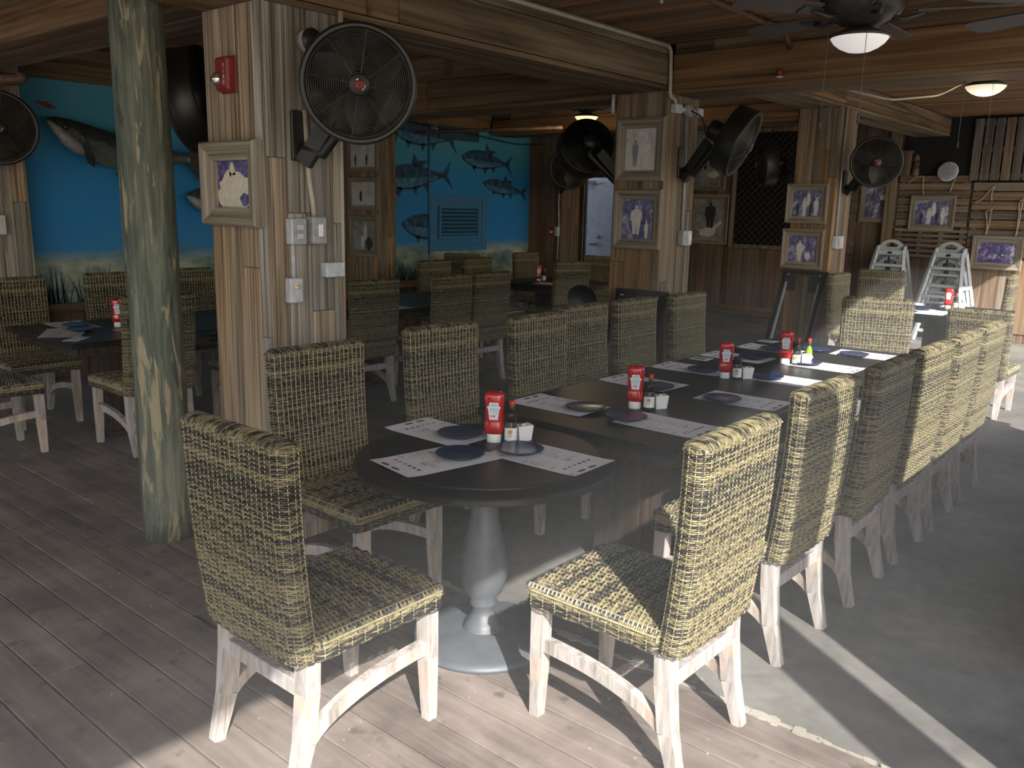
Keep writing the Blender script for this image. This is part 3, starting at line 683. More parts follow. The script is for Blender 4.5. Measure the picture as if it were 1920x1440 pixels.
def make_chair():
    t = thing('wicker_chair', 'x', 'chair', group='wicker dining chairs')
    obj('backrest', make_backrest(), None, t) if False else None
    for nm, me in (('backrest', make_backrest()), ('seat', make_seat())):
        o = bpy.data.objects.new(nm, me); COL.objects.link(o); o.parent = t
    def leg_mesh(pts):
        mb = MB()
        for (p, w0), (q, w1) in zip(pts, pts[1:]): mb.bar(p, q, w0, w0, 0, w1, w1, up=(0, 1, 0))
        return mb
    for s_ in (-1, 1):
        obj('leg', leg_mesh([((s_*.198, .255, .40), .050), ((s_*.198, .257, .22), .048), ((s_*.200, .262, 0), .036)]), M['leg'], t)
        obj('leg', leg_mesh([((s_*.198, -.205, .42), .052), ((s_*.198, -.210, .30), .052), ((s_*.199, -.228, .15), .048), ((s_*.201, -.268, 0), .036)]), M['leg'], t)
        mb = MB(); pts = []
        for i in range(13):
            a = i/12*PI/2; pts.append((s_*.199, .245-.455*(1-math.cos(a)), .262-.155*(1-math.sin(a+0)) if False else .262-.150*(1-math.cos(a))**1.0*1.0))
        # quarter ellipse: level at the front leg, falling steeply to the rear leg
        pts = [(s_*.199, .245-.462*math.sin(i/12*PI/2*0.98), .120+.142*math.cos(i/12*PI/2*0.98)) for i in range(13)]
        v = []
        for x, y, z in pts: v += [(x-.016, y, z-.022), (x+.016, y, z-.022), (x+.016, y, z+.022), (x-.016, y, z+.022)]
        f = [(3, 2, 1, 0), tuple(48+k for k in range(4))]
        for i in range(12):
            for m in range(4): f.append((i*4+m, i*4+(m+1) % 4, i*4+4+(m+1) % 4, i*4+4+m))
        mb.add(v, f); obj('side_stretcher', mb, M['leg'], t)
    mb = MB(); mb.box((-.182, -.232, .285), (.182, -.200, .335), c=.003); obj('rear_rail', mb, M['leg'], t)
    return t
CH = make_chair()
def chair(x, y, deg, label, z=0, scale=None): return place(CH, (x, y, z), R(deg), label, 'wicker dining chairs', scale)
L = 'wicker chair with whitewashed legs '
chair(-2.04, 1.516, 0, 'wicker chair nearest the camera, its tall back to us, at the round table')
chair(-1.33, 2.235, 90, 'sunlit wicker chair on the open side of the round table')
chair(-2.76, 2.25, -90, 'wicker chair in front of the grey pillar, left side of the round table')
rrow = ['first', 'second', 'third', 'fourth', 'fifth']
rx = [-1.39, -1.375, -1.375, -1.375, -1.38]
for i, (y, dx) in enumerate(zip((3.09, 3.76, 4.375, 4.965, 5.57), rx)):
    chair(dx, y, 90+(-1.2, .8, -.5, 1, 0)[i], 'wicker chair, %s from the camera along the sunny side of the long table' % rrow[i])
lrow = [(-2.86, 3.10, -92), (-2.82, 3.85, -90), (-2.95, 4.47, -90), (-2.94, 5.06, -91), (-2.90, 5.72, -90)]
for i, (x, y, a) in enumerate(lrow):
    chair(x, y, a, 'wicker chair, %s from the camera along the pillar side of the long table' % rrow[i])
chair(-1.99, 6.32, 196, 'wicker chair at the far head of the long table, facing us')
# chairs around the tables beside the mural
chair(-5.60, 2.72, 90, 'wicker chair half hidden by the green pole, at the mural-side table')
chair(-6.08, 1.90, 0, 'wicker chair at the near head of the left table, cut off by the frame')
chair(-6.80, 2.47, -90, 'wicker chair below the fan on the left post')
chair(-6.86, 3.27, -92, 'wicker chair against the mural just left of the green pole')
chair(-6.98, 3.97, -94, 'wicker chair against the mural between the green pole and the near pillar')
chair(-5.62, 3.62, 90, 'wicker chair seen in the gap directly left of the near pillar')
chair(-5.68, 4.61, 88, 'wicker chair directly right of the near pillar, back to us')
chair(-5.66, 5.47, 92, 'second wicker chair right of the near pillar at the mural-side table')
chair(-5.66, 6.00, 90, 'third wicker chair right of the near pillar at the mural-side table')
chair(-6.65, 6.75, -90, 'wicker chair under the blue wall vent, left one')
chair(-6.74, 7.55, -90, 'wicker chair under the blue wall vent, right one')
chair(-7.62, 7.80, 205, 'dark turned wicker chair under the blue wall vent')
chair(-7.25, 9.06, -92, 'wicker chair at the right end of the mural')
chair(-6.20, 8.08, 72, 'wicker chair in front of the dark corner post, back to us')
chair(-6.40, 9.00, 183, 'wicker chair below the white door')
# chairs around the far table
chair(-1.65, 8.15, 0, 'low shaded wicker chair at the near side of the far table', scale=(1, 1, .86))
chair(-3.10, 9.78, 190, 'sunlit wicker chair in front of the stacked high chairs')
chair(-2.98, 9.02, -91, 'wicker chair seen edge on beside the far pillar')
chair(-2.20, 10.42, 95, 'wicker chair at the right end of the far table, cut by the frame')

# ================================================================== tables
TZ = .75
t = thing('round_table', 'round black pedestal table with raised rim in the foreground', 'table', (-2.08, 2.30, 0))
mb = MB(); r = .488
mb.lathe([(0, .700), (.40, .700), (r-.010, .703), (r, .709), (r, .726), (r-.004, .731), (r-.010, .734), (r-.055, .743), (r-.058, .7435), (r-.0585, .7485), (r-.062, .750), (0, .750)], 96, smooth=False); obj('tabletop', mb, M['tabletop'], t)
mb = MB(); mb.lathe([(.075, .70), (.075, .69), (.06, .685), (.052, .66), (.046, .60), (.050, .54), (.062, .46), (.082, .37), (.092, .30), (.090, .25), (.072, .195), (.050, .165), (.055, .150), (.050, .140), (.040, .120), (.046, .100), (.066, .075), (.070, .05), (.085, .045)], 28); obj('pedestal', mb, M['iron'], t)
mb = MB(); mb.lathe([(.285, 0), (.285, .014), (.26, .026), (.10, .046), (0, .048)], 48); obj('base_plate', mb, M['iron'], t)
def make_table():
    t = thing('square_table', 'x', 'table', group='square black tables'); h = .525
    mb = MB(); mb.box((-h, -h, .715), (h, h, .75), c=.005); obj('tabletop', mb, M['tabletop'], t)
    mb = MB()
    for s_ in (-1, 1):
        mb.box((-.46, s_*.46-.012, .655), (.46, s_*.46+.012, .714), c=.003); mb.box((s_*.46-.012, -.445, .655), (s_*.46+.012, .445, .714), c=.003)
    obj('apron', mb, M['table_dark'], t)
    mb = MB(); n = 3
    for i in range(n):
        a = -.12+i*.24/n; b = a+.24/n
        for s_ in (-1, 1):
            mb.box((a+.001, s_*.12-.012, .04), (b-.001, s_*.12+.012, .71), c=.002); mb.box((s_*.12-.012, a+.001, .04), (s_*.12+.012, b-.001, .71), c=.002)
    obj('pedestal', mb, M['table_dark'], t)
    mb = MB(); mb.box((-.15, -.15, 0), (.15, .15, .04), c=.006); obj('base_plate', mb, M['table_dark'], t)
    return t
TB = make_table()
def table(x, y, label, a=0, scale=None): return place(TB, (x, y, 0), R(a), label, 'square black tables', scale)
table(-2.075, 3.335, 'square black table joined to the round table, near end of the long row')
table(-2.075, 4.39, 'square black table in the middle of the long row')
table(-2.075, 5.445, 'square black table at the sunny far end of the long row')
table(-6.05, 2.76, 'dark square table left of the green pole')
table(-6.05, 3.82, 'dark square table between the green pole and the near pillar')
table(-6.13, 5.20, 'dark square table right of the near pillar')
table(-6.13, 6.26, 'dark square table behind the second pair of mural-side chairs')
table(-6.62, 8.46, 'dark square table under the ceiling lamp near the corner post')
table(-2.25, 9.15, 'dark square table in front of the stacked high chairs')

# ================================================================== placemats and plates
def make_mat():
    """paper menu: x along its length, origin at the paper's centre"""
    mb = MB(); Lx, Wy = .41, .255; nx = 8; v = []; f = []
    for i in range(nx+1):
        x = -Lx/2+Lx*i/nx; z = .0006+.010*max(0, (abs(x)-.15)/.055)**2*(1 if x > 0 else .25)*.35
        v += [(x, -Wy/2, z), (x, Wy/2, z)]
    for i in range(nx): f.append((i*2, i*2+2, i*2+3, i*2+1))
    n0 = len(v); v += [(x, y, z-.0005) for x, y, z in v]
    f += [tuple(reversed([k+n0 for k in q])) for q in f]
    mb.add(v, f, 0)
    rr = random.Random(2); zz = .0014
    def z_at(x): return .0006+.010*max(0, (abs(x)-.15)/.055)**2*(1 if x > 0 else .25)*.35+.0008
    def rect(x0, x1, y0, y1, mi): mb.add([(x0, y0, z_at(x0)), (x1, y0, z_at(x1)), (x1, y1, z_at(x1)), (x0, y1, z_at(x0))], [(0, 1, 2, 3)], mi)
    for c0 in (-.115, .005):                          # two columns of small print
        x = -.19
        while x < .09:
            L_ = .03+rr.random()*.06
            if rr.random() < .2: rect(x, x+.0045, c0, c0+.035, 3)
            else: rect(x, x+.0018, c0, c0+L_, 2 if rr.random() < .8 else 1)
            x += .0062+(.006 if rr.random() < .2 else 0)
    for i in range(6):                                # row of six small emblems
        y = -.085+i*.030; rect(.118, .132, y, y+.015, 4 if i == 0 else (5 if i > 2 else 1))
    for i in range(5): rect(.142+.003*(i % 2), .144+.003*(i % 2), -.08+i*.012, -.072+i*.012, 2)
    for cy, mi in ((-.055, 3), (.01, 3)):             # two oval badges at the end
        pts = circ(.182, cy, .009, 14, ry=.026); mb.add([(x, y, z_at(x)) for x, y in pts], [tuple(range(14))], mi)
        pts = circ(.182, cy, .006, 14, ry=.021); mb.add([(x, y, z_at(x)+.0002) for x, y in pts], [tuple(range(14))], 5)
    for k in range(3):
        a = .16+.006*k; mb.add([(a, -.11+.004*k, z_at(a)), (a+.004, -.112, z_at(a)), (a+.03, -.126+.006*k, z_at(a+.03))], [(0, 1, 2)], 1)
    o = obj('paper_placemat', mb, [M['paper'], M['ink'], M['ink_pale'], M['ink_brown'], M['ink_red'], M['ink_dark']]); return tag(o, 'x', 'placemat', 'printed paper placemats')
MATP = make_mat()
def pmat(x, y, deg, label, z=TZ+.0005): return place(MATP, (x, y, z), R(deg), label, 'printed paper placemats')
def make_plate():
    mb = MB(); mb.lathe([(0, .002), (.050, .002), (.052, 0), (.056, .0), (.058, .005), (.078, .008), (.089, .012), (.092, .0155), (.0905, .0175), (.084, .0165), (.072, .0135), (0, .0130)], 40)
    o = obj('blue_plate', mb, M['plate']); return tag(o, 'x', 'plate', 'dark blue plates')
PLP = make_plate()
def plate(x, y, label, z=TZ+.003): return place(PLP, (x, y, z), rnd.random()*6, label, 'dark blue plates')
# round table
pmat(-2.40, 2.385, 180, 'printed paper placemat on the pillar side of the round table')
pmat(-2.135, 2.10, -100, 'printed paper placemat on the near side of the round table')
pmat(-1.86, 2.405, 2, 'printed paper placemat on the sunny side of the round table')
plate(-2.30, 2.39, 'dark blue plate by the ketchup, pillar side of the round table')
plate(-2.10, 2.185, 'dark blue plate on the near side of the round table')
plate(-1.985, 2.385, 'dark blue plate with pale reflection, sunny side of the round table')
nth = ['first', 'second', 'third', 'fourth', 'fifth']
for i, (x, y, a) in enumerate([(-1.80, 3.15, 0), (-1.79, 3.84, 2), (-1.83, 4.50, 1), (-1.86, 5.09, -1), (-1.83, 5.72, 2)]):
    pmat(x, y, a, 'paper placemat, %s from the round table along the sunny edge' % nth[i])
for i, (x, y) in enumerate([(-1.985, 3.11), (-1.86, 3.76), (-1.955, 4.47), (-1.98, 5.08), (-1.88, 5.62)]):
    plate(x, y, 'dark blue plate, %s from the round table along the sunny edge' % nth[i])
for i, (x, y, a) in enumerate([(-2.365, 3.12, 181), (-2.37, 3.86, 178), (-2.39, 4.42, 184), (-2.39, 5.00, 180), (-2.38, 5.49, 180)]):
    pmat(x, y, a, 'paper placemat, %s from the round table along the pillar edge' % nth[i])
for i, (x, y) in enumerate([(-2.22, 3.13), (-2.24, 3.78), (-2.30, 4.39), (-2.29, 5.02), (-2.34, 5.44)]):
    plate(x, y, 'dark blue plate, %s from the round table along the pillar edge' % nth[i])
plate(-2.14, 5.64, 'bright blue sunlit plate at the far head of the long table', TZ+.001)
def card(x, y, a, label):
    mb = MB(); mb.box((-.06, -.06, 0), (.06, .06, .001)); mb.box((-.045, -.035, .001), (.03, .035, .0014), 1)
    o = obj('menu_card', mb, [M['paper'], M['ink']], loc=(x, y, TZ+.0005), rot=(0, 0, R(a))); return tag(o, label, 'card')
card(-2.52, 4.77, 4, 'small white menu card at the pillar edge of the middle table')
card(-2.545, 5.80, -4, 'small white menu card at the far pillar-side corner of the long table')
# left and far tables
for x, y, a, lb in [(-6.36, 2.60, 178, 'paper placemat on the wall side of the left table'), (-6.03, 2.40, 150, 'paper placemat near the front of the left table'), (-5.78, 2.86, 10, 'paper placemat beside the pole on the left table'),
                    (-6.38, 5.36, 180, 'paper placemat on the wall side of the table right of the near pillar'), (-5.80, 5.10, 4, 'paper placemat on our side of the table right of the near pillar'), (-5.82, 4.93, 0, None),
                    (-5.84, 3.75, 0, 'paper placemat seen between the green pole and the near pillar'), (-6.4, 8.2, 5, 'paper placemat on the table near the corner post'),
                    (-2.5, 8.95, 178, 'paper placemat on the left side of the far table'), (-1.95, 9.25, 10, 'bright paper placemat on the right side of the far table'), (-2.25, 8.78, 92, 'paper placemat on the near side of the far table'), (-2.5, 9.5, 175, 'paper placemat at the far left of the far table')]:
    if lb: pmat(x, y, a, lb)
for x, y, lb in [(-6.30, 2.60, 'dark blue plate on the wall side of the left table'), (-6.06, 2.53, 'dark blue plate near the front of the left table'), (-5.85, 3.78, 'dark blue plate seen between the green pole and the near pillar'), (-6.30, 5.38, 'dark blue plate on the table right of the near pillar'),
                 (-6.66, 8.15, 'dark blue plate on the table near the corner post'), (-2.10, 9.22, 'bright blue plate on the right side of the far table'), (-2.42, 9.45, 'blue plate behind the ketchup on the far table'), (-2.4, 8.97, 'blue plate left of the ketchup on the far table')]:
    plate(x, y, lb)
mb = MB(); mb.box((-.05, -.09, 0), (.05, .09, .0015)); o = obj('menu_card', mb, M['paper'], loc=(-5.72, 2.36, TZ+.0005), rot=(0, 0, R(40))); tag(o, 'pale blue card at the near corner of the left table', 'card')

# ================================================================== condiments
def make_ketchup():
    t = thing('ketchup_bottle', 'x', 'ketchup bottle', group='red ketchup bottles')
    mb = MB(); prof = [(.024, .033), (.033, .036), (.0385, .050), (.0395, .066), (.0365, .079), (.0345, .086), (.0362, .092), (.0365, .150), (.0395, .168), (.0395, .182), (.036, .194), (.026, .200), (0, .201)]
    seg = 32; v = []; f = []
    for r, z in prof:
        for k in range(seg):
            a = 2*PI*k/seg; c, s_ = math.cos(a), math.sin(a); e = .72
            v.append((r*math.copysign(abs(c)**e, c), .66*r*math.copysign(abs(s_)**e, s_), z))
    for i in range(len(prof)-1):
        for k in range(seg): f.append((i*seg+k, i*seg+(k+1) % seg, (i+1)*seg+(k+1) % seg, (i+1)*seg+k))
    f.append(tuple(range(seg-1, -1, -1))); mb.add(v, f, 0, True); obj('bottle_body', mb, M['ketchup'], t)
    mb = MB(); mb.lathe([(.027, 0), (.0285, .003), (.0285, .028), (.026, .034), (0, .034)], 28, sy=.8); obj('flip_cap', mb, M['white_plastic'], t)
    # keystone shaped label on the front (-y) face
    key = [(-.0165, .094), (.0165, .094), (.0215, .137), (.0255, .138), (.0255, .146), (.0185, .147), (.0175, .158), (.010, .164), (0, .1655), (-.010, .164), (-.0175, .158), (-.0185, .147), (-.0255, .146), (-.0255, .138), (-.0215, .137)]
    mt = Matrix.Translation((0, -.0245, 0)) @ Matrix.Rotation(PI/2, 4, 'X')
    mb = MB(); mb.prism(key, .0012, 0, mt, z0=-.0006)
    sm = [(x*.88, .130+(z-.130)*.90) for x, z in key]; mb.prism(sm, .0004, 1, mt, z0=.0006)
    tm = lambda x, z: Matrix.Translation((x, -.0257, z)) @ Matrix.Rotation(PI/2, 4, 'X')
    text_mb(mb, 'HEINZ', .0105, 2, tm(0, .1515)); text_mb(mb, 'TOMATO', .0082, 2, tm(0, .1345)); text_mb(mb, 'KETCHUP', .0072, 2, tm(0, .1265))
    mb.prism(circ(.001, .1085, .0045, 14), .0005, 3, mt, z0=.001); mb.prism([(-.012, .104), (-.009, .104), (-.009, .113), (-.012, .113)], .0004, 2, mt, z0=.001)
    mb.prism([(.007, .114), (.012, .119), (.010, .121)], .0004, 4, mt, z0=.001)
    obj('keystone_label', mb, [M['label_white'], M['label_blue'], M['text_blue'], M['red_cap'], M['label_green']], t, label='white keystone label reading HEINZ TOMATO KETCHUP')
    return t
KB = make_ketchup()
def make_hot(name, mat_, g):
    t = thing(name, 'x', 'hot sauce bottle', group=g)
    mb = MB(); mb.lathe([(.020, 0), (.0215, .003), (.0215, .068), (.019, .082), (.012, .096), (.0095, .104), (.009, .128), (0, .128)], 20); obj('bottle_body', mb, mat_, t)
    mb = MB(); mb.lathe([(.0105, .106), (.0103, .127), (.0098, .128), (.0098, .106)], 16); obj('neck_band', mb, M['neck_green'], t)
    mb = MB(); mb.lathe([(.0112, .128), (.012, .131), (.0115, .147), (.009, .150), (0, .150)], 16); obj('screw_cap', mb, M['red_cap'], t)
    mb = MB(); mt = Matrix.Translation((0, -.0212, 0)) @ Matrix.Rotation(PI/2, 4, 'X'); mb.prism([(0, .014), (.019, .036), (0, .058), (-.019, .036)], .0012, 0, mt, z0=-.0002); mb.prism(circ(0, .036, .006, 12), .0003, 1, mt, z0=.001)
    obj('diamond_label', mb, [M['label_white'], M['gold']], t, label='white diamond shaped label')
    return t
HS = make_hot('hot_sauce_bottle', M['sauce'], 'red hot sauce bottles')
HG = make_hot('green_sauce_bottle', M['green_sauce'], None)
def make_pepper():
    t = thing('pepper_shaker', 'x', 'pepper shaker', group='pepper shakers')
    mb = MB()
    for a, b in ((0, .088),): mb.lathe([(.020, 0), (.0215, .003), (.0215, .060), (.019, .072), (.019, .078), (0, .078)], 20)
    obj('glass_jar', mb, M['pepper'], t)
    mb = MB(); mb.lathe([(.0205, .076), (.0205, .104), (.019, .108), (0, .108)], 24); obj('lid', mb, M['black_plastic'], t)
    mb = MB(); seg = 12; v = []; f = []
    for k in range(seg+1):
        a = -PI/2-1.35+2.7*k/seg; v += [(.0219*math.cos(a), .0219*math.sin(a), .012), (.0219*math.cos(a), .0219*math.sin(a), .056)]
    for k in range(seg): f.append((2*k, 2*k+2, 2*k+3, 2*k+1))
    mb.add(v, f, 0, True); mt = Matrix.Translation((-.004, -.0221, 0)) @ Matrix.Rotation(PI/2, 4, 'X')
    mb.prism(circ(0, .043, .0085, 14), .0008, 1, mt, z0=-.0004)
    for z, w0 in ((.030, .008), (.026, .006)): mb.prism([(-w0, z), (w0, z), (w0, z+.002), (-w0, z+.002)], .0006, 2, mt, z0=-.0002)
    obj('jar_label', mb, [M['label_white'], M['gold'], M['ink']], t, label='white label with a round gold emblem')
    return t
PS = make_pepper()
def make_caddy():
    t = thing('sugar_caddy', 'x', 'caddy', group='white sugar caddies')
    mb = MB(); a, b, h = .034, .022, .062
    v = [(-a*.8, -b*.8, 0), (a*.8, -b*.8, 0), (a*.8, b*.8, 0), (-a*.8, b*.8, 0), (-a, -b, h), (a, -b, h), (a, b, h), (-a, b, h), (-a+.003, -b+.003, h), (a-.003, -b+.003, h), (a-.003, b-.003, h), (-a+.003, b-.003, h), (-a*.75, -b*.7, .01), (a*.75, -b*.7, .01), (a*.75, b*.7, .01), (-a*.75, b*.7, .01)]
    f = [(3, 2, 1, 0)]+[(i, (i+1) % 4, 4+(i+1) % 4, 4+i) for i in range(4)]+[(4+i, 4+(i+1) % 4, 8+(i+1) % 4, 8+i) for i in range(4)]+[(8+i, 8+(i+1) % 4, 12+(i+1) % 4, 12+i) for i in range(4)]+[(12, 13, 14, 15)]
    mb.add(v, f); obj('caddy_box', mb, M['white_plastic'], t)
    rr = random.Random(8)
    for i in range(5):
        mb = MB(); x = -.02+i*.010; tilt = rr.uniform(-.25, .25)
        mb.box((-.0016, -.015, 0), (.0016, .015, .056), c=.0012); obj('sugar_packet', mb, M['gold'] if i == 1 else M['paper'], t, (x, 0, .012), (rr.uniform(-.2, .2), tilt, 0))
    return t
SC = make_caddy()
def face(x, y): return math.atan2(-x, y)+0.0   # turn the local -y side towards the camera's side of the room
def cond(x, y, kx, lb, parts):
    pass
sets = [(-2.150, 2.425, 'on the round table'), (-2.075, 3.315, 'on the square table next to the round one'), (-2.125, 4.305, 'on the middle table of the long row'), (-2.08, 5.00, 'on the sunny far table of the long row'), (-6.10, 2.81, 'on the left table beside the green pole'), (-6.72, 8.36, 'on the table near the corner post'), (-2.25, 9.30, 'on the far table by the high chairs')]
for i, (x, y, where) in enumerate(sets):
    a = math.atan2(x, -y) * -1.0
    a = math.atan2(-x, y)          # direction to the camera is (-x, -y); local -y must point there
    place(KB, (x, y, TZ+.0005), a-.12+.1*(i % 3), 'red ketchup squeeze bottle '+where, 'red ketchup bottles')
    d = Vector((-x, -y, 0)).normalized(); rgt = Vector((-d.y, d.x, 0))   # to the right as seen from the room's front
    p = Vector((x, y, 0))+rgt*.064+d*.012
    place(PS, (p.x, p.y, TZ+.0005), a+.1, 'pepper shaker with black lid '+where, 'pepper shakers', (1.14,)*3)
    if i != 5:
        q = Vector((x, y, 0))+rgt*.115-d*.030
        place(SC, (q.x, q.y, TZ+.0005), a+.5, 'white sugar caddy with packets '+where, 'white sugar caddies')
    if i in (0, 1, 3, 5, 6):
        h = Vector((x, y, 0))+rgt*.070-d*.075
        place(HS, (h.x, h.y, TZ+.0005), a+.6, 'hot sauce bottle with red cap '+where, 'red hot sauce bottles')
    if i == 3:
        h = Vector((x, y, 0))+rgt*.135-d*.10
        HG.location = (h.x, h.y, TZ+.0005); HG.rotation_euler = (0, 0, a+.7); HG['label'] = 'green pepper sauce bottle with red cap on the sunny far table'
# loose bits on the seat of the pillar-side chair
mb = MB(); mb.box((-.012, -.007, 0), (.012, .006, .006), c=.003); o = obj('bread_crumb', mb, M['paper'], loc=(-2.62, 2.36, .486), rot=(0.1, .1, .6)); tag(o, 'pale crumb on the seat of the chair by the grey pillar', 'crumb')

#==PART3==
# ================================================================== framed photographs
def person_shape(mb, cx, z0, h, mi, y, arm=0, wide=1.0):
    mt = Matrix.Translation((0, y, 0)) @ Matrix.Rotation(PI/2, 4, 'X')
    hw = h*.13*wide
    body = [(cx-hw*.55, z0), (cx-hw*.1, z0), (cx, z0+h*.42), (cx+hw*.1, z0), (cx+hw*.6, z0), (cx+hw*.85, z0+h*.45), (cx+hw*(1.1+arm), z0+h*.62), (cx+hw*.95, z0+h*.80), (cx+hw*.25, z0+h*.86), (cx-hw*.25, z0+h*.86), (cx-hw*.95, z0+h*.80), (cx-hw*1.1, z0+h*.5), (cx-hw*.8, z0+h*.44)]
    mb.prism(body, .0004, mi, mt); mb.prism(circ(cx, z0+h*.925, h*.06, 10, ry=h*.075), .0005, mi, mt)
def blob(mb, cx, cz, r, mi, y, seed, sq=1.0, n=14):
    rr = random.Random(seed); mt = Matrix.Translation((0, y, 0)) @ Matrix.Rotation(PI/2, 4, 'X')
    mb.prism([(cx+r*(.75+.4*rr.random())*math.cos(2*PI*k/n), cz+sq*r*(.75+.4*rr.random())*math.sin(2*PI*k/n)) for k in range(n)], .0004, mi, mt)
def picture(label, x0, x1, z0, z1, y, bar, pm, deco=None, fm=None, depth=.03, wy=None):
    """framed photo on a wall face at world y, looking towards -y"""
    cx, cz, W, H = (x0+x1)/2, (z0+z1)/2, x1-x0, z1-z0
    t = thing('framed_photograph', label, 'picture', (cx, y, cz), group='framed old photographs')
    for nm, mat_ in (('frame_rail', 'frame_wood_x'), ('frame_stile', 'frame_wood')):
        for s_ in (-1, 1):
            mb = MB(); o, i = (W/2, W/2-bar), (H/2, H/2-bar)
            if nm == 'frame_rail': q = [(-o[0], s_*i[0]), (o[0], s_*i[0]), (o[1], s_*i[1]), (-o[1], s_*i[1])]
            else: q = [(s_*o[0], -i[0]), (s_*o[0], i[0]), (s_*o[1], i[1]), (s_*o[1], -i[1])]
            fr = -depth; prof = [(0.0, fr*.8), (.12, fr), (.45, fr*.82), (.5, fr*.70), (.88, fr*.55), (1.0, fr*.45)]
            p_out0, p_out1, p_in1, p_in0 = q
            rows = [[(p_out0[0], 0, p_out0[1]), (p_out1[0], 0, p_out1[1])]]
            for k, dep in prof: rows.append([(p_out0[0]+(p_in0[0]-p_out0[0])*k, dep, p_out0[1]+(p_in0[1]-p_out0[1])*k), (p_out1[0]+(p_in1[0]-p_out1[0])*k, dep, p_out1[1]+(p_in1[1]-p_out1[1])*k)])
            rows.append([(p_in0[0], 0, p_in0[1]), (p_in1[0], 0, p_in1[1])])
            n = len(rows); f = [(2*k, 2*k+1, 2*k+3, 2*k+2) for k in range(n-1)]+[(2*n-2, 2*n-1, 1, 0), tuple(2*k for k in range(n)), tuple(2*k+1 for k in range(n-1, -1, -1))]
            mb.add([p for r_ in rows for p in r_], f); obj(nm, mb, fm[0 if nm == 'frame_rail' else 1] if fm else M[mat_], t)
    mb = MB(); w2, h2 = W/2-bar+.004, H/2-bar+.004
    mb.add([(-w2, -.006, -h2), (w2, -.006, -h2), (w2, -.006, h2), (-w2, -.006, h2), (-w2, 0, -h2), (w2, 0, -h2), (w2, 0, h2), (-w2, 0, h2)], [(0, 1, 2, 3), (7, 6, 5, 4), (0, 4, 5, 1), (3, 2, 6, 7)], 0)
    if deco: deco(mb, w2, h2, -.0062)
    obj('photo_print', mb, [pm, M['photo_white'], M['photo_dark'], M['photo_mid'], M['photo_cream'], M['photo_violet']], t)
    return t
def d_worn(mb, w, h, y):
    blob(mb, .0, -h*.35, w*.95, 4, y, 3, .75, 26); blob(mb, w*.15, -h*.05, w*.75, 4, y-.0003, 5, .5, 22); blob(mb, -w*.1, h*.45, w*.17, 4, y, 6, 2.0); blob(mb, w*.6, -h*.62, w*.3, 5, y-.0007, 9, .7); blob(mb, -w*.2, -h*.72, w*.4, 4, y-.0005, 12, .6)
def d_two(mb, w, h, y): person_shape(mb, -w*.35, -h*.8, h*1.25, 3, y); person_shape(mb, w*.35, -h*.9, h*1.6, 1, y, wide=1.2); blob(mb, -w*.02, h*.1, w*.10, 1, y-.0003, 4, 4.5); blob(mb, 0, h*.72, w*.22, 1, y, 8, .8)
def d_white(mb, w, h, y): blob(mb, .02, -.05, w*.7, 5, y, 5, 1.2); person_shape(mb, -.01, -h*.75, h*1.45, 1, y-.0003, wide=1.7); person_shape(mb, w*.6, -h*.95, h*.9, 1, y-.0004)
def d_fisher(mb, w, h, y): person_shape(mb, .02, -h*.5, h*1.35, 2, y, wide=1.6); blob(mb, -.02, -h*.65, w*.6, 1, y-.0004, 7, .5); mb.bar((w*.8, y-.0004, -h*.1), (-w*.1, y-.0004, -h*.8), .0005, .05, 1)
def d_boat(mb, w, h, y): blob(mb, w*.4, -h*.55, w*.42, 1, y, 3, .55); blob(mb, -w*.2, -h*.2, w*.12, 2, y-.0004, 4, 2.5)
def d_group(mb, w, h, y):
    for i, a in enumerate((-.6, -.15, .3, .65)): person_shape(mb, w*a, -h*.9, h*(1.0+.35*(i % 2)), 1 if i % 2 else 2, y-.0002*i)
    blob(mb, w*.1, h*.3, w*.14, 1, y-.001, 6, 3)
def d_ball(mb, w, h, y): person_shape(mb, -w*.2, -h*.8, h*1.45, 1, y, arm=.8, wide=1.3); blob(mb, w*.4, -h*.5, w*.22, 1, y-.0003, 3, 1.2)
def d_man(mb, w, h, y): person_shape(mb, w*.35, -h*.85, h*1.3, 2, y, wide=1.2); blob(mb, w*.35, h*.35, w*.28, 1, y-.0003, 3, .8); mb.bar((-w*.8, y-.0003, -h*.8), (-w*.35, y-.0003, h*.9), .0004, .014, 2); mb.bar((-w*.3, y-.0003, -h*.8), (-w*.3, y-.0003, h*.9), .0004, .03, 3)
def d_run(mb, w, h, y):
    mb.bar((-w*.1, y, h*.1), (w*.45, y, -h*.45), .0005, .030, 5); mb.bar((w*.05, y-.0003, h*.9), (-w*.55, y-.0003, -h*.25), .0005, .045, 5); mb.bar((w*.2, y-.0005, h*.8), (w*.35, y-.0005, -h*.2), .0005, .05, 5); blob(mb, -.02, -h*.75, w*.6, 5, y, 4, .22); blob(mb, w*.35, -h*.2, .02, 1, y-.001, 4, .6)
def d_fish3(mb, w, h, y): person_shape(mb, w*.15, -h*.4, h*1.25, 1, y); blob(mb, -w*.1, -h*.4, w*.16, 1, y-.0003, 3, 2.6); blob(mb, w*.5, -h*.5, w*.35, 2, y-.0001, 9, 1.2)
picture('frame with a badly peeled violet photograph on the grey near pillar', -3.845, -3.395, 1.535, 1.915, 2.255, .085, M['photo_violet'], d_worn, depth=.055)
picture('framed black and white photo of two men, upper one on the middle pillar', -3.82, -3.40, 1.86, 2.32, 5.675, .078, M['photo_pale'], d_two)
picture('framed violet photo of a man in white, lower one on the middle pillar', -3.82, -3.40, 1.355, 1.80, 5.675, .075, M['photo_blue'], d_white)
picture('framed photo of a fishing crowd, upper one on the far pillar', -3.905, -3.46, 1.545, 1.955, 9.075, .070, M['photo_blue'], d_group)
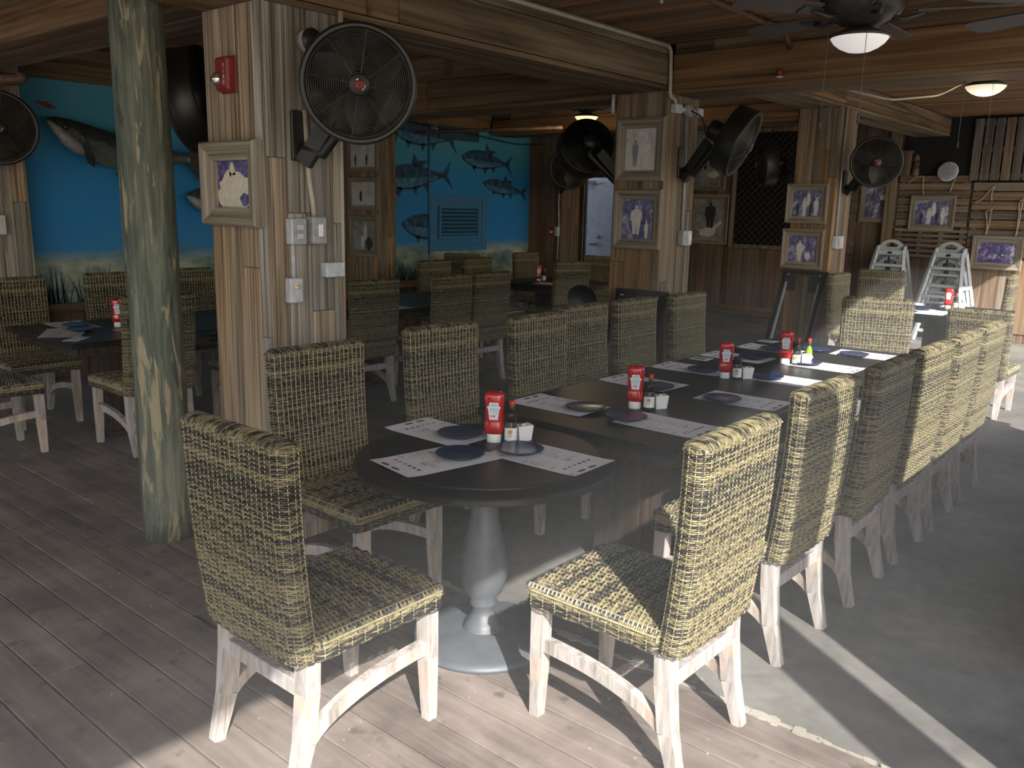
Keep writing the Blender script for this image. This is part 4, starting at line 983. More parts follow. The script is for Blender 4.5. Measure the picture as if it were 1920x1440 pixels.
picture('framed photo of a ball player, lower one on the far pillar', -3.915, -3.46, 1.065, 1.485, 9.075, .075, M['photo_blue'], d_ball)
picture('top photo of the three on the mural post', -7.97, -7.45, 2.0, 2.36, 6.415, .05, M['photo_pale'], d_group)
picture('middle photo of the three on the mural post, mostly pale sky', -7.97, -7.45, 1.575, 1.94, 6.415, .055, M['photo_pale'], d_boat)
picture('bottom photo of the three on the mural post, man with long fish', -7.97, -7.45, 1.06, 1.525, 6.415, .075, M['photo_grey'], d_fish3)
picture('framed boat photo above the fisherman photo on the rear wall', -7.34, -6.70, 1.98, 2.95, Yb, .07, M['photo_grey'], d_boat)
picture('framed photo of a fisherman in a cap on the rear wall', -7.30, -6.60, 1.12, 1.92, Yb, .075, M['photo_grey'], d_fisher)
picture('framed photo under the fan by the far pillar on the rear wall', -4.52, -3.99, 1.54, 2.10, Yb, .07, M['photo_blue'], d_man)
picture('framed group photo hanging on the dark slatted pallet', -3.80, -3.21, 1.45, 1.93, Yb-.06, .075, M['photo_blue'], d_group)
picture('framed photo of a runner hung by two ropes at right', -2.95, -2.33, .96, 1.41, Yb-.06, .09, M['photo_blue'], d_run)

# ================================================================== rear wall furnishings
def slat_panel(name, label, x0, x1, z0, z1, y, n, horiz=True, mat_=None, gap=.22, posts=2, cat='pallet', thick=.02):
    t = thing(name, label, cat, ((x0+x1)/2, y, z0)); W, H = x1-x0, z1-z0; mb = MB()
    for i in range(n):
        if horiz: a = H*(i+gap/2)/n; b = H*(i+1-gap/2)/n; mb.box((-W/2, -thick, a), (W/2, 0, b), c=.003)
        else: a = -W/2+W*(i+gap/2)/n; b = -W/2+W*(i+1-gap/2)/n; mb.box((a, -thick, 0), (b, 0, H), c=.003)
    obj('slats', mb, mat_ or M['pallet'], t)
    for i in range(posts):
        mb = MB()
        if horiz: x = -W/2+.03+(W-.12)*i/(posts-1); mb.box((x, 0, 0), (x+.06, .03, H))
        else: z = .03+(H-.12)*i/(posts-1); mb.box((-W/2, 0, z), (W/2, .03, z+.06))
        obj('backing_post', mb, M['pallet_v'], t)
    return t
mb = MB(); mb.box((-6.50, Yb-.012, 1.12), (-5.50, Yb-.001, 2.86)); lat = thing('lattice_panel', 'dark lattice panel in a wooden frame on the rear wall', 'panel', (-6.0, Yb, 1.08))
mb = MB(); W, H = .98, 1.74
mb.box((-.49, -.012, .05), (.49, -.004, 1.79), 1)
k = -H
while k < W+H:
    for sgn in (1, -1):
        p0x, p1x = k, k+H; za, zb = 0, H
        if p0x < 0: za = -p0x; p0x = 0
        if p1x > W: zb = H-(p1x-W); p1x = W
        if zb-za > .03:
            X0, X1 = (p0x, p1x) if sgn > 0 else (W-p0x, W-p1x)
            mb.bar((X0-W/2, -.02-(.006 if sgn > 0 else 0), .05+za), (X1-W/2, -.02-(.006 if sgn > 0 else 0), .05+zb), .006, .032, 0, up=(0, 1, 0))
    k += .11
obj('lattice', mb, [M['lattice_brown'], M['dark_mesh']], lat)
mb = MB()
for x in (-.56, .49): mb.box((x, -.04, 0), (x+.07, 0, 1.86), c=.004)
mb.box((-.49, -.04, 0), (.49, 0, .06), c=.004); mb.box((-.49, -.04, 1.79), (.49, 0, 1.86), c=.004); obj('panel_frame', mb, M['pillar_warm'], lat)
slat_panel('louvered_shutter', 'tall brown louvered shutter right of the far pillar', -4.96, -4.545, .25, 2.15, Yb-.032, 34, True, M['wall_wood'], .35, 2, 'shutter')
mb = MB(); mb.box((-4.16, Yb-.06, 0), (-4.02, Yb, 2.97), c=.005); struct('trim_5', mb, M['pillar_warm'], 'upright board on the rear wall right of the shutter', 'trim')
mb = MB(); mb.box((-3.98, Yb-.012, 2.1), (-2.0, Yb-.001, 2.97)); struct('window_1', mb, M['dark_mesh'], 'dark screened opening above the pallets', 'window')
slat_panel('wooden_pallet', 'dark horizontal slatted pallet behind the framed group photo', -3.98, -3.06, 1.50, 2.20, Yb-.03, 7, True, M['pallet'], .12, 3)
slat_panel('wooden_crate_panel', 'pale gapped slatted panel just above the left high chair', -3.97, -3.03, 1.06, 1.485, Yb-.05, 6, True, M['pallet'], .42, 4, 'panel')
slat_panel('wooden_pallet', 'upright slatted pallet at the top right of the rear wall', -3.10, -2.10, 2.13, 2.93, Yb-.04, 8, False, M['pallet_v'], .16, 3)
slat_panel('wooden_pallet', 'dark horizontal slatted pallet above the hanging runner photo', -3.02, -1.7, 1.12, 2.11, Yb-.03, 8, True, M['pallet'], .14, 3)
mb = MB(); rr = random.Random(6); x = -3.98
while x < -1.0:
    x1 = min(x+.2, -1.0); mb.box((x+.001, Yb-.02, .12), (x1-.001, Yb, 1.10), c=.003); x = x1
struct('trim_6', mb, M['pillar_warm'], 'lighter board wainscot behind the high chairs', 'trim')
# woven round decoration and small figure on the pallet
t = thing('woven_plate', 'round white and grey checked plate on top of the dark pallet', 'ornament', (-3.35, Yb-.10, 2.245), rot=(R(-12), 0, 0))
mb = MB(); mt = Matrix.Rotation(PI/2, 4, 'X'); mb.lathe([(0, 0), (.125, .0), (.135, .012), (.12, .018), (0, .014)], 28, mat=mt); obj('disc', mb, M['white_box'], t)
mb = MB()
for i in range(-3, 4):
    for sgn in (1, -1):
        o = i*.036; L_ = math.sqrt(max(0, .112**2-o*o))
        if L_ > .02:
            a = Vector((sgn*o*.7-L_*.7, -.017, o*.7*1+L_*.7*-sgn*sgn)); d = Vector((.7, 0, .7*sgn)); n_ = Vector((-.7*sgn, 0, .7)); c_ = n_*o
            p = c_-d*L_; q = c_+d*L_; mb.bar((p.x, -.0165, p.z), (q.x, -.0165, q.z), .004, .005, up=(0, 1, 0))
obj('checked_lines', mb, M['text_blue'], t)
t = thing('carved_figure', 'small brown figure beside the checked plate on the pallet', 'ornament', (-3.78, Yb-.08, 2.195))
mb = MB(); mb.lathe([(.05, 0), (.055, .05), (.035, .13), (.02, .17), (.04, .21), (.042, .25), (.02, .29), (0, .30)], 14); obj('body', mb, M['copper_pipe'], t)
mb = MB(); mb.tube([(.03, -.03, .2), (.055, -.05, .16), (.04, -.05, .1)], .012, 6); obj('arm', mb, M['copper_pipe'], t)
t = thing('wooden_box', 'brown wooden box on the left end of the dark pallet', 'box', (-3.90, Yb-.10, 2.195))
mb = MB(); mb.box((-.08, -.05, 0), (.06, .08, .32), c=.006); obj('body', mb, M['wall_wood'], t); mb = MB(); mb.box((-.09, -.06, .32), (.07, .09, .34), c=.004); obj('lid', mb, M['wall_wood'], t)
def rope(label, pts, r=.007):
    pv = [Vector(p) for p in pts]; out = []
    for i in range(len(pv)-1):
        for k in range(5): out.append(pv[i].lerp(pv[i+1], k/5)+Vector((.003*math.sin(i*5+k), 0, 0)))
    out.append(pv[-1]); mb = MB(); mb.tube(out, [r*(1+.25*math.sin(i*1.7)) for i in range(len(out))], 6)
    o = obj('hanging_rope', mb, M['rope']); return tag(o, label, 'rope')
yr = Yb-.075
rope('pale rope holding the left end of the runner photo', [(-2.80, yr, 1.41), (-2.79, yr, 1.55), (-2.83, yr, 1.72), (-2.76, yr, 1.76), (-2.77, yr, 1.60), (-2.78, yr, 1.43)])
rope('pale rope holding the right end of the runner photo', [(-2.44, yr, 1.41), (-2.43, yr, 1.6), (-2.45, yr, 1.84), (-2.41, yr, 1.9), (-2.42, yr, 1.6), (-2.43, yr, 1.43)])
rope('looped rope end on the right pallet', [(-2.98, yr, 1.83), (-2.90, yr, 1.88), (-2.80, yr, 2.02), (-2.76, yr, 2.06), (-2.79, yr, 1.95), (-2.77, yr, 1.86)])
rope('rope tail hanging left of the checked plate', [(-3.86, yr, 2.10), (-3.76, yr, 2.18), (-3.66, yr, 2.19), (-3.66, yr, 2.05), (-3.64, yr, 1.94)])
rope('short rope tail hanging below the checked plate', [(-3.25, yr, 2.16), (-3.28, yr, 2.08), (-3.30, yr, 1.98)])

# ================================================================== stacked high chairs
def make_high():
    t = thing('high_chair', 'x', 'high chair', group='stacked grey high chairs'); z1 = .74
    for s_ in (-1, 1):
        mb = MB(); mb.bar((s_*.27, -.26, .0), (s_*.175, -.05, z1-.04), .045, .05, 0, .04, .045); mb.bar((s_*.27, .24, .0), (s_*.175, .06, z1-.04), .045, .05, 0, .04, .045)
        mb.bar((s_*.235, -.17, .25), (s_*.235, .17, .25), .03, .06); mb.lathe([(.06, -.02), (.06, .02)], 16, mat=Matrix.Translation((s_*.175, .0, z1-.03)) @ Matrix.Rotation(PI/2, 4, 'Y')); obj('side_frame', mb, M['grey_plastic'], t)
        mb = MB(); mb.tube([(s_*.215, -.175, .32), (s_*.235, -.19, .24), (s_*.225, -.20, .17)], .010, 6); obj('strap', mb, M['strap'], t)
    mb = MB(); out = [(-.16, .0)]+[(.16*math.cos(a), .03+.125*math.sin(a)) for a in [PI-PI*k/14 for k in range(15)]]+[(.16, .0)]
    hole = [(.085*math.cos(2*PI*k/20), .085+.032*math.sin(2*PI*k/20)+.012*abs(math.cos(2*PI*k/20))*-1) for k in range(20)]
    bmh = bmesh.new()
    def loop(pts): vs_ = [bmh.verts.new((x, -.015, z)) for x, z in pts]; return [bmh.edges.new((vs_[i], vs_[(i+1) % len(vs_)])) for i in range(len(vs_))]
    es = loop(out)+loop(hole); bmesh.ops.triangle_fill(bmh, edges=es, use_beauty=True, use_dissolve=False)
    ext = bmesh.ops.extrude_face_region(bmh, geom=list(bmh.faces)); bmesh.ops.translate(bmh, vec=(0, .03, 0), verts=[e for e in ext['geom'] if isinstance(e, bmesh.types.BMVert)]); bmesh.ops.recalc_face_normals(bmh, faces=list(bmh.faces))
    bmh.verts.ensure_lookup_table(); bmh.verts.index_update(); mb.add([(v.co.x, v.co.y, v.co.z+z1-.045) for v in bmh.verts], [tuple(v.index for v in f.verts) for f in bmh.faces]); bmh.free()
    obj('handle_back', mb, M['grey_plastic'], t)
    mb = MB(); mb.box((-.175, -.075, z1-.10), (.175, -.045, z1-.035), c=.005); obj('top_bar', mb, M['grey_plastic'], t)
    mb = MB(); mb.box((-.19, -.15, .40), (.19, .14, .425), c=.005); mb.box((-.175, .09, .425), (.175, .115, .64), c=.005); obj('seat', mb, M['grey_plastic'], t)
    for z, y in ((.50, -.125), (.13, -.225)):
        mb = MB(); mb.box((-.20-(.5-z)*.13, y-.015, z-.02), (.20+(.5-z)*.13, y+.015, z+.02), c=.004); obj('front_bar', mb, M['grey_plastic'], t)
    mb = MB(); mb.box((-.03, -.078, z1-.085), (.03, -.0755, z1-.055)); obj('maker_plate', mb, M['black_plastic'], t)
    mb = MB(); mb.tube([(-.08, .08, .60), (-.06, -.02, .50), (.0, -.10, .44)], .011, 6); mb.tube([(.08, .08, .60), (.06, -.02, .50), (.0, -.10, .44)], .011, 6); mb.tube([(0, -.10, .44), (0, -.09, .62)], .014, 6); obj('harness', mb, M['strap'], t)
    return t
HC = make_high()
for k, where in enumerate(('left stack', 'right stack')):
    for i, nm in enumerate(('lowest', 'middle', 'topmost')):
        place(HC, ((-3.86, -3.10)[k], 12.62, .235*i), R((3, -4)[k]), 'grey plastic high chair, %s of the %s' % (nm, where), 'stacked grey high chairs')

# ================================================================== folding tray stands
def tray_stand(label, x0, x1, ytop, ybot, zt):
    t = thing('folding_tray_stand', label, 'tray stand', ((x0+x1)/2, ybot, 0)); W = (x1-x0)/2; d = ytop-ybot
    for s_ in (-1, 1):
        mb = MB(); mb.bar((s_*W, 0, 0), (s_*(W-.02), d, zt), .045, .05); obj('leg', mb, M['black_plastic'], t)
        mb = MB(); mb.bar((s_*(W-.03), .03, 0), (s_*(W-.05), d-.03, zt-.02), .02, .02); obj('inner_leg', mb, M['grey_metal'], t)
    mb = MB(); mb.bar((-W-.01, d, zt), (W+.01, d, zt), .06, .04); mb.tube([(W-.0, d, zt), (W+.045, d, zt-.01)], .014, 8); obj('top_rail', mb, M['black_plastic'], t)
    for xa, xb in ((-W+.03, -W+.15), (W-.15, W-.03)):
        mb = MB(); mb.box((xa, d*.86-.006, zt-.20), (xb, d*.86+.006, zt-.03)); obj('strap', mb, M['strap'], t)
    return t
tray_stand('black folding tray stand leaning on the far pillar', -3.84, -3.39, 9.04, 8.55, 1.03)
tray_stand('black folding tray stand leaning on the middle pillar', -3.72, -3.30, 5.63, 5.25, 1.03)
t = thing('serving_tray', 'black oval serving tray standing left of the middle pillar', 'tray', (-3.84, 5.40, .0), rot=(R(4), 0, 0))
mb = MB(); mt = Matrix.Translation((0, 0, .98)) @ Matrix.Rotation(PI/2, 4, 'X'); mb.lathe([(0, 0), (.11, 0), (.135, .02), (.14, .02), (.115, -.006), (0, -.006)], 32, mat=mt, sy=.75); obj('dish', mb, M['black_plastic'], t)
mb = MB()
for s_ in (-1, 1): mb.bar((s_*.12, .05, 0), (s_*.12, .0, .90), .03, .03)
mb.bar((-.15, 0, .86), (.15, 0, .86), .03, .03); obj('stand', mb, M['black_plastic'], t)

# ================================================================== wall fans
def fan_parts(rad):
    rx = Matrix.Rotation(-PI/2, 4, 'X')          # lathe axis -> +y
    P = {}
    mb = MB(); mb.lathe([(rad*.93, -.075), (rad*.97, -.07), (rad*.98, .03), (rad*1.0, .042), (rad*1.015, .058), (rad*1.0, .072), (rad*.96, .078), (rad*.91, .074), (rad*.885, .062), (rad*.88, .03), (rad*.90, -.07), (rad*.93, -.075)], 56, mat=rx); P['shroud'] = (mb, M['fan_black'])
    mb = MB(); n = 19
    for i in range(n):
        r = rad*(.20+.68*i/(n-1)); y = .066+.050*(1-(r/rad)**2)
        mb.tube([(r*math.cos(2*PI*k/48), y, r*math.sin(2*PI*k/48)) for k in range(48)], .0016 if i < n-1 else .003, 4, closed=True)
    for k in range(8):
        a = 2*PI*k/8+.15; mb.tube([(r*math.cos(a), .067+.050*(1-(r/rad)**2), r*math.sin(a)) for r in [rad*(.17+.72*j/6) for j in range(7)]], .0022, 4)
    P['front_grille'] = (mb, M['fan_grille'])
    mb = MB(); mb.lathe([(0, .112), (rad*.18, .112), (rad*.19, .120), (rad*.16, .126), (0, .127)], 28, mat=rx); P['hub_cap'] = (mb, M['fan_black'])
    mb = MB(); mb.lathe([(0, .127), (rad*.105, .127), (rad*.105, .1295), (0, .130)], 24, mat=rx)
    for k in range(17):                            # ring of small pale marks round the badge
        a = PI*1.02+k*.115 if k < 10 else .35+k*.06
        c = Vector((rad*.094*math.cos(a), .1303, rad*.094*math.sin(a))); mb.bar(c-Vector((.0028*math.cos(a), 0, .0028*math.sin(a))), c+Vector((.0028*math.cos(a), 0, .0028*math.sin(a))), .0025, .0008, 1)
    mb.lathe([(0, .130), (.004, .130), (0, .132)], 10, 2, mat=rx); P['hub_badge'] = (mb, [M['red_badge'], M['label_white'], M['black_plastic']])
    mb = MB(); n = 9
    for i in range(n):
        r = rad*(.30+.60*i/(n-1)); y = -.072-.02*(1-(r/rad)**2); mb.tube([(r*math.cos(2*PI*k/40), y, r*math.sin(2*PI*k/40)) for k in range(40)], .0022, 4, closed=True)
    for k in range(6):
        a = 2*PI*k/6; mb.tube([(rad*.25*math.cos(a), -.092, rad*.25*math.sin(a)), (rad*.92*math.cos(a), -.072, rad*.92*math.sin(a))], .003, 4)
    P['rear_grille'] = (mb, M['fan_black'])
    mb = MB(); mb.lathe([(0, -.21), (rad*.24, -.21), (rad*.28, -.19), (rad*.28, -.06), (rad*.18, -.03), (rad*.10, .03), (0, .05)], 24, mat=rx); P['motor'] = (mb, M['fan_black'])
    B = []
    for k in range(3):
        mb = MB(); a = 2*PI*k/3+.4; u = Vector((math.cos(a), 0, math.sin(a))); v_ = Vector((-math.sin(a), 0, math.cos(a))); Y = Vector((0, 1, 0)); vs_ = []
        for i in range(7):
            r = rad*(.12+.72*i/6); wd = rad*(.14+.16*math.sin(PI*(.15+.8*i/6)))
            for j in (-1, -.3, .4, 1): p = u*r+v_*(wd*j)+Y*(.035*j*(1.2-.5*i/6)+.008*(1-j*j)); vs_.append(p)
        f = [(i*4+j, i*4+j+1, i*4+5+j, i*4+4+j) for i in range(6) for j in range(3)]; mb.add(vs_, f, 0, True); B.append(mb)
    return P, B
FP, FB = fan_parts(.244)
FMESH = {k: mb.mesh(k, m if isinstance(m, list) else [m]) for k, (mb, m) in FP.items()}
FBM = [mb.mesh('fan_blade', [M['fan_black']]) for mb in FB]
def wall_fan(label, c, d, anchor=None, side=(1, 0, 0), scale=1.0, plate=True):
    t = thing('wall_fan', label, 'fan', c, group='black round wall fans'); q = Vector(d).to_track_quat('Y', 'Z').to_euler()
    for k, me in FMESH.items():
        o = bpy.data.objects.new(k, me); COL.objects.link(o); o.parent = t; o.rotation_euler = q; o.scale = (scale,)*3
    for me in FBM:
        o = bpy.data.objects.new('fan_blade', me); COL.objects.link(o); o.parent = t; o.rotation_euler = q; o.scale = (scale,)*3
    if anchor:
        a = Vector(anchor)-Vector(c); m_ = -Vector(d).normalized()*.15*scale; s_ = Vector(side)
        mb = MB(); e = a+s_*.03; mb.tube([m_, m_+Vector((0, 0, -.10)), e.lerp(m_, .35)+Vector((0, 0, -.16)), e+Vector((0, 0, -.05))], .026, 10)
        mb.bar(e+Vector((0, 0, -.12)), e.lerp(m_, .75)+Vector((0, 0, -.02)), .045, .075); obj('bracket_arm', mb, M['fan_black'], t)
        mb = MB(); tang = Vector((-s_.y, s_.x, 0)); p, q2 = a-tang*.05, a+tang*.05
        lo = [min(p[i], q2[i]) for i in range(3)]; hi = [max(p[i], q2[i]) for i in range(3)]
        lo[2] -= .11; hi[2] += .11
        for i in (0, 1):
            if abs(s_[i]) > .5: lo[i], hi[i] = sorted((a[i], a[i]+s_[i]*.018))
        mb.box(lo, hi, c=.004); obj('mount_plate', mb, M['fan_black'], t)
    return t
wall_fan('big black round fan facing us on the near pillar', (-3.02, 2.49, 2.15), (3.02, -2.25, -.55), (-3.40, 2.455, 1.945), (1, 0, 0))
wall_fan('black fan seen obliquely between the green pole and the near pillar', (-4.27, 2.46, 2.16), (-.80, -.62, -.22), (-3.85, 2.50, 2.0), (-1, 0, 0), 1.08)
wall_fan('black fan on the post at the left edge of the frame', (-7.45, 2.62, 2.16), (7.4, -2.6, -.6), (-8.05, 2.72, 2.0), (1, 0, 0), 1.12)
wall_fan('dark fan on the corner post, facing us with a red badge', (-7.15, 9.50, 2.17), (7.0, -9.3, -.6), (-7.69, 10.05, 2.0), (0, -1, 0), 1.12)
wall_fan('dark fan seen from behind left of the middle pillar', (-4.28, 5.90, 2.13), (-.72, .62, -.25), (-3.85, 5.95, 1.95), (-1, 0, 0), .95)
wall_fan('black fan turned sideways on the open side of the middle pillar', (-2.95, 5.88, 2.15), (.86, .22, -.42), (-3.40, 5.90, 2.0), (1, 0, 0), 1.0)
wall_fan('dark fan edge-on at the left of the far pillar', (-4.22, 9.20, 2.17), (-.78, -.66, -.08), (-3.86, 9.30, 2.0), (-1, 0, 0), .98)
wall_fan('black fan facing us on the right of the far pillar', (-3.03, 9.12, 2.17), (3.4, -8.3, -.9), (-3.40, 9.30, 1.98), (1, 0, 0), 1.02)

# ================================================================== ceiling fans with lamps
def ceiling_fan(label, x, y, zrim, zc, bowl, a0, light=None, blades=5):
    t = thing('ceiling_fan', label, 'ceiling fan', (x, y, zrim), group='ceiling fans with glass bowls'); H = zc-zrim
    mb = MB(); mb.lathe([(.03, .045), (.09, .055), (.17, .10), (.195, .14), (.195, .20), (.17, .235), (.08, .25), (0, .25)], 36); obj('motor_housing', mb, M['fan_dark_metal'], t)
    mb = MB(); mb.lathe([(.035, .24), (.035, max(H-.08, .25)), (.09, max(H-.05, .26)), (.10, H), (0, H)], 24); obj('canopy', mb, M['fan_dark_metal'], t)
    mb = MB(); mb.lathe([(.137, -.004), (.140, .006), (.11, .018), (.06, .04), (.035, .05)], 36); obj('light_fitter', mb, M['fan_dark_metal'], t)
    mb = MB(); mb.lathe([(0, -.070), (.02, -.069), (.055, -.063), (.09, -.047), (.115, -.028), (.131, -.006), (.133, .0), (.129, .0)], 40); obj('light_bowl', mb, bowl, t)
    for k in range(blades):
        a = a0+2*PI*k/blades; rt = Matrix.Rotation(a, 4, 'Z') @ Matrix.Rotation(R(11), 4, 'X')
        mb = MB(); mb.prism([(.24, -.055), (.60, -.075), (.66, -.060), (.675, 0), (.66, .060), (.60, .075), (.24, .055)], .008, 0, Matrix.Translation((0, 0, .105)) @ rt); b = obj('blade', mb, M['fan_blade'], t)
        mb = MB(); rz = Matrix.Rotation(a, 4, 'Z'); mb.tube([rz @ Vector((.12, 0, .09)), rz @ Vector((.19, .015, .075)), rz @ Vector((.27, 0, .10))], .011, 6); mb.prism([(.22, -.02), (.33, -.04), (.33, .04), (.22, .02)], .006, 0, Matrix.Translation((0, 0, .098)) @ rt); obj('blade_iron', mb, M['fan_dark_metal'], b)
    for dx, L_ in ((-.105, .38), (.075, .36)):
        mb = MB(); mb.tube([(dx, -.12, .01), (dx, -.125, -L_)], .0016, 4); mb.lathe([(0, -.0), (.005, -.005), (.006, -.045), (0, -.05)], 8, mat=Matrix.Translation((dx, -.125, -L_))); obj('pull_chain', mb, M['fan_dark_metal'], t)
    if light:
        ld = bpy.data.lights.new('lamp', 'POINT'); ld.energy = light; ld.color = (1, .72, .38); ld.shadow_soft_size = .08
        lo = bpy.data.objects.new('lamp', ld); COL.objects.link(lo); lo.parent = t; lo.location = (0, 0, -.14)
    return t
ceiling_fan('ceiling fan with a white glass bowl, unlit, over the long table', -1.585, 4.36, 2.475, 2.82, M['bowl_unlit_glow'], .35)
ceiling_fan('ceiling fan with a half-lit yellowish bowl beyond the cross beam', -1.62, 6.98, 2.555, 2.97, M['bowl_dim'], .1, 2.5)
ceiling_fan('ceiling fan with a warm lit bowl near the corner post', -6.05, 8.32, 2.68, 2.97, M['bowl_warm'], .5, 4.0)
ceiling_fan('ceiling fan at the upper right corner of the picture, only a blade showing', -.62, 4.62, 2.45, 2.82, M['bowl_off'], 2.75)

# ================================================================== electrical bits
def conduit(name, label, pts, r, mat_, clips=()):
    mb = MB(); pv = [Vector(p) for p in pts]; out = [pv[0]]
    for i in range(1, len(pv)-1):
        a, b, c = pv[i-1], pv[i], pv[i+1]; d1 = (a-b).normalized()*min(.06, (a-b).length*.4); d2 = (c-b).normalized()*min(.06, (c-b).length*.4)
        for k in range(6): t_ = k/5; out.append((b+d1)*(1-t_)**2+b*2*t_*(1-t_)+(b+d2)*t_**2)
    out.append(pv[-1]); mb.tube(out, r, 8); o = obj(name, mb, mat_); return tag(o, label, 'pipe')
def box_fix(name, label, cat, a, b, mat_, extra=None, c=.004):
    t = thing(name, label, cat, ((a[0]+b[0])/2, (a[1]+b[1])/2, a[2])); o = Vector(t.location)
    mb = MB(); mb.box(Vector(a)-o, Vector(b)-o, c=c); obj('box', mb, mat_, t)
    for nm, a2, b2, m2 in (extra or []):
        mb = MB(); mb.box(Vector(a2)-o, Vector(b2)-o, c=.0015); obj(nm, mb, m2, t)
    return t
X = -3.399
box_fix('switch_box', 'peeling white painted switch box on the near pillar', 'electrical box', (X, 2.365, 1.46), (X+.05, 2.448, 1.575), M['white_box'], [('cover_plate', (X+.05, 2.371, 1.465), (X+.054, 2.442, 1.570), M['grey_metal']), ('rocker', (X+.054, 2.39, 1.525), (X+.058, 2.425, 1.548), M['white_box']), ('rocker', (X+.054, 2.39, 1.485), (X+.058, 2.425, 1.508), M['white_box'])])
box_fix('switch_box', 'grey switch box with a white switch on the near pillar', 'electrical box', (X, 2.473, 1.46), (X+.062, 2.552, 1.585), M['grey_metal'], [('cover_plate', (X+.062, 2.478, 1.466), (X+.066, 2.547, 1.579), M['grey_metal']), ('switch', (X+.066, 2.50, 1.495), (X+.070, 2.527, 1.55), M['white_plastic'])])
box_fix('junction_box', 'blank pale junction box at the right edge of the near pillar', 'electrical box', (X, 2.555, 1.30), (X+.05, 2.665, 1.37), M['white_box'], [('cover_plate', (X+.05, 2.558, 1.302), (X+.053, 2.662, 1.368), M['white_box'])])
t = box_fix('outlet_box', 'grey outlet box with a single cream socket on the near pillar', 'electrical box', (X, 2.352, 1.19), (X+.045, 2.422, 1.305), M['white_box'], [('cover_plate', (X+.045, 2.357, 1.195), (X+.049, 2.417, 1.30), M['white_box'])])
mb = MB(); mb.lathe([(.017, 0), (.017, .006), (0, .006)], 20, mat=Matrix.Translation((.0265, 0, .080)) @ Matrix.Rotation(PI/2, 4, 'Y')); obj('socket', mb, M['cream'], t)
mb = MB(); mb.box((.0322, -.007, .077), (.0333, -.004, .088)); mb.box((.0322, .003, .077), (.0333, .006, .088)); obj('socket_slots', mb, M['black_plastic'], t)
conduit('conduit', 'short grey conduit between the peeling box and the outlet box', [(X+.02, 2.388, 1.305), (X+.02, 2.388, 1.46)], .010, M['white_box'])
conduit('conduit', 'beige conduit running down the near pillar to the grey switch box', [(X+.016, 2.475, 2.06), (X+.016, 2.49, 1.75), (X+.02, 2.505, 1.66), (X+.02, 2.51, 1.585)], .012, M['pvc'])
conduit('conduit', 'beige conduit at the top right of the near pillar', [(X+.016, 2.69, 2.52), (X+.016, 2.69, 2.30)], .013, M['pvc'])
t = thing('round_junction_box', 'round grey junction box behind the big fan on the near pillar', 'electrical box', (X, 2.50, 2.36))
mb = MB(); mb.lathe([(.052, 0), (.052, .05), (0, .05)], 24, mat=Matrix.Rotation(PI/2, 4, 'Y')); obj('box', mb, M['grey_metal'], t); mb = MB(); mb.lathe([(.054, .05), (.054, .056), (0, .058)], 24, mat=Matrix.Rotation(PI/2, 4, 'Y')); obj('cover', mb, M['fan_black'], t)
conduit('power_cord', 'black cord from the round junction box to the big fan', [(X+.05, 2.50, 2.36), (X+.12, 2.49, 2.32), (X+.17, 2.48, 2.22), (X+.22, 2.50, 2.17)], .006, M['strap'])
# fire alarm with strobe
t = thing('fire_alarm', 'red fire alarm with clear strobe on the near pillar', 'fire alarm', (-3.640, 2.259, 2.205))
mb = MB(); mb.box((-.050, -.045, -.074), (.055, 0, .074), c=.010); obj('housing', mb, M['fire_red'], t)
mb = MB(); mb.lathe([(.030, 0), (.028, .012), (.015, .024), (0, .027)], 20, mat=Matrix.Translation((-.026, -.045, -.02)) @ Matrix.Rotation(PI/2, 4, 'X')); obj('strobe', mb, M['chrome'], t)
mb = MB()
for i, ch in enumerate('FIRE'): text_mb(mb, ch, .026, 0, Matrix.Translation((.028, -.0462, .034-.024*i)) @ Matrix.Rotation(PI/2, 4, 'X'))
obj('lettering', mb, M['label_white'], t, label='white letters reading FIRE')
mb = MB(); mb.box((-.058, -.008, -.080), (.063, .0, .080), c=.003); obj('back_plate', mb, M['fire_red'], t)
# middle pillar
conduit('conduit', 'beige conduit along the beam and down the middle pillar', [(X+.02, 3.40, 2.79), (X+.02, 5.64, 2.79), (X+.02, 5.66, 2.45), (X+.02, 5.74, 2.44), (X+.02, 5.74, 2.38)], .014, M['pvc'])
conduit('conduit', 'grey conduit running down the middle pillar', [(X+.016, 5.92, 2.36), (X+.016, 5.95, 1.9), (X+.016, 5.955, 1.50)], .011, M['grey_metal'])
t = thing('round_junction_box', 'round grey junction box with white elbow on the middle pillar', 'electrical box', (X, 5.92, 2.38))
mb = MB(); mb.lathe([(.05, 0), (.05, .05), (0, .05)], 24, mat=Matrix.Rotation(PI/2, 4, 'Y')); obj('box', mb, M['grey_metal'], t); mb = MB(); mb.tube([(.02, -.18, .0), (.02, .2, 0)], .020, 8); mb.box((-.0, -.21, -.035), (.05, -.12, .03), c=.005); mb.box((0, .12, -.03), (.05, .2, .03), c=.005); obj('elbow', mb, M['white_box'], t)
box_fix('switch_box', 'grey switch box with a pale switch on the middle pillar', 'electrical box', (X, 5.92, 1.385), (X+.05, 6.05, 1.50), M['grey_metal'], [('cover_plate', (X+.05, 5.985, 1.39), (X+.055, 6.045, 1.495), M['white_box']), ('switch', (X+.055, 6.005, 1.42), (X+.058, 6.025, 1.475), M['white_plastic'])])
conduit('power_cord', 'black cord looping to the fan on the middle pillar', [(X+.05, 5.92, 2.38), (X+.10, 6.02, 2.34), (X+.10, 6.10, 2.18), (X+.12, 6.05, 2.08), (X+.2, 5.95, 2.10)], .006, M['strap'])
conduit('conduit', 'white hanging conduit drop left of the middle pillar', [(-3.87, 5.66, 2.50), (-3.87, 5.66, 2.36)], .014, M['white_box'])
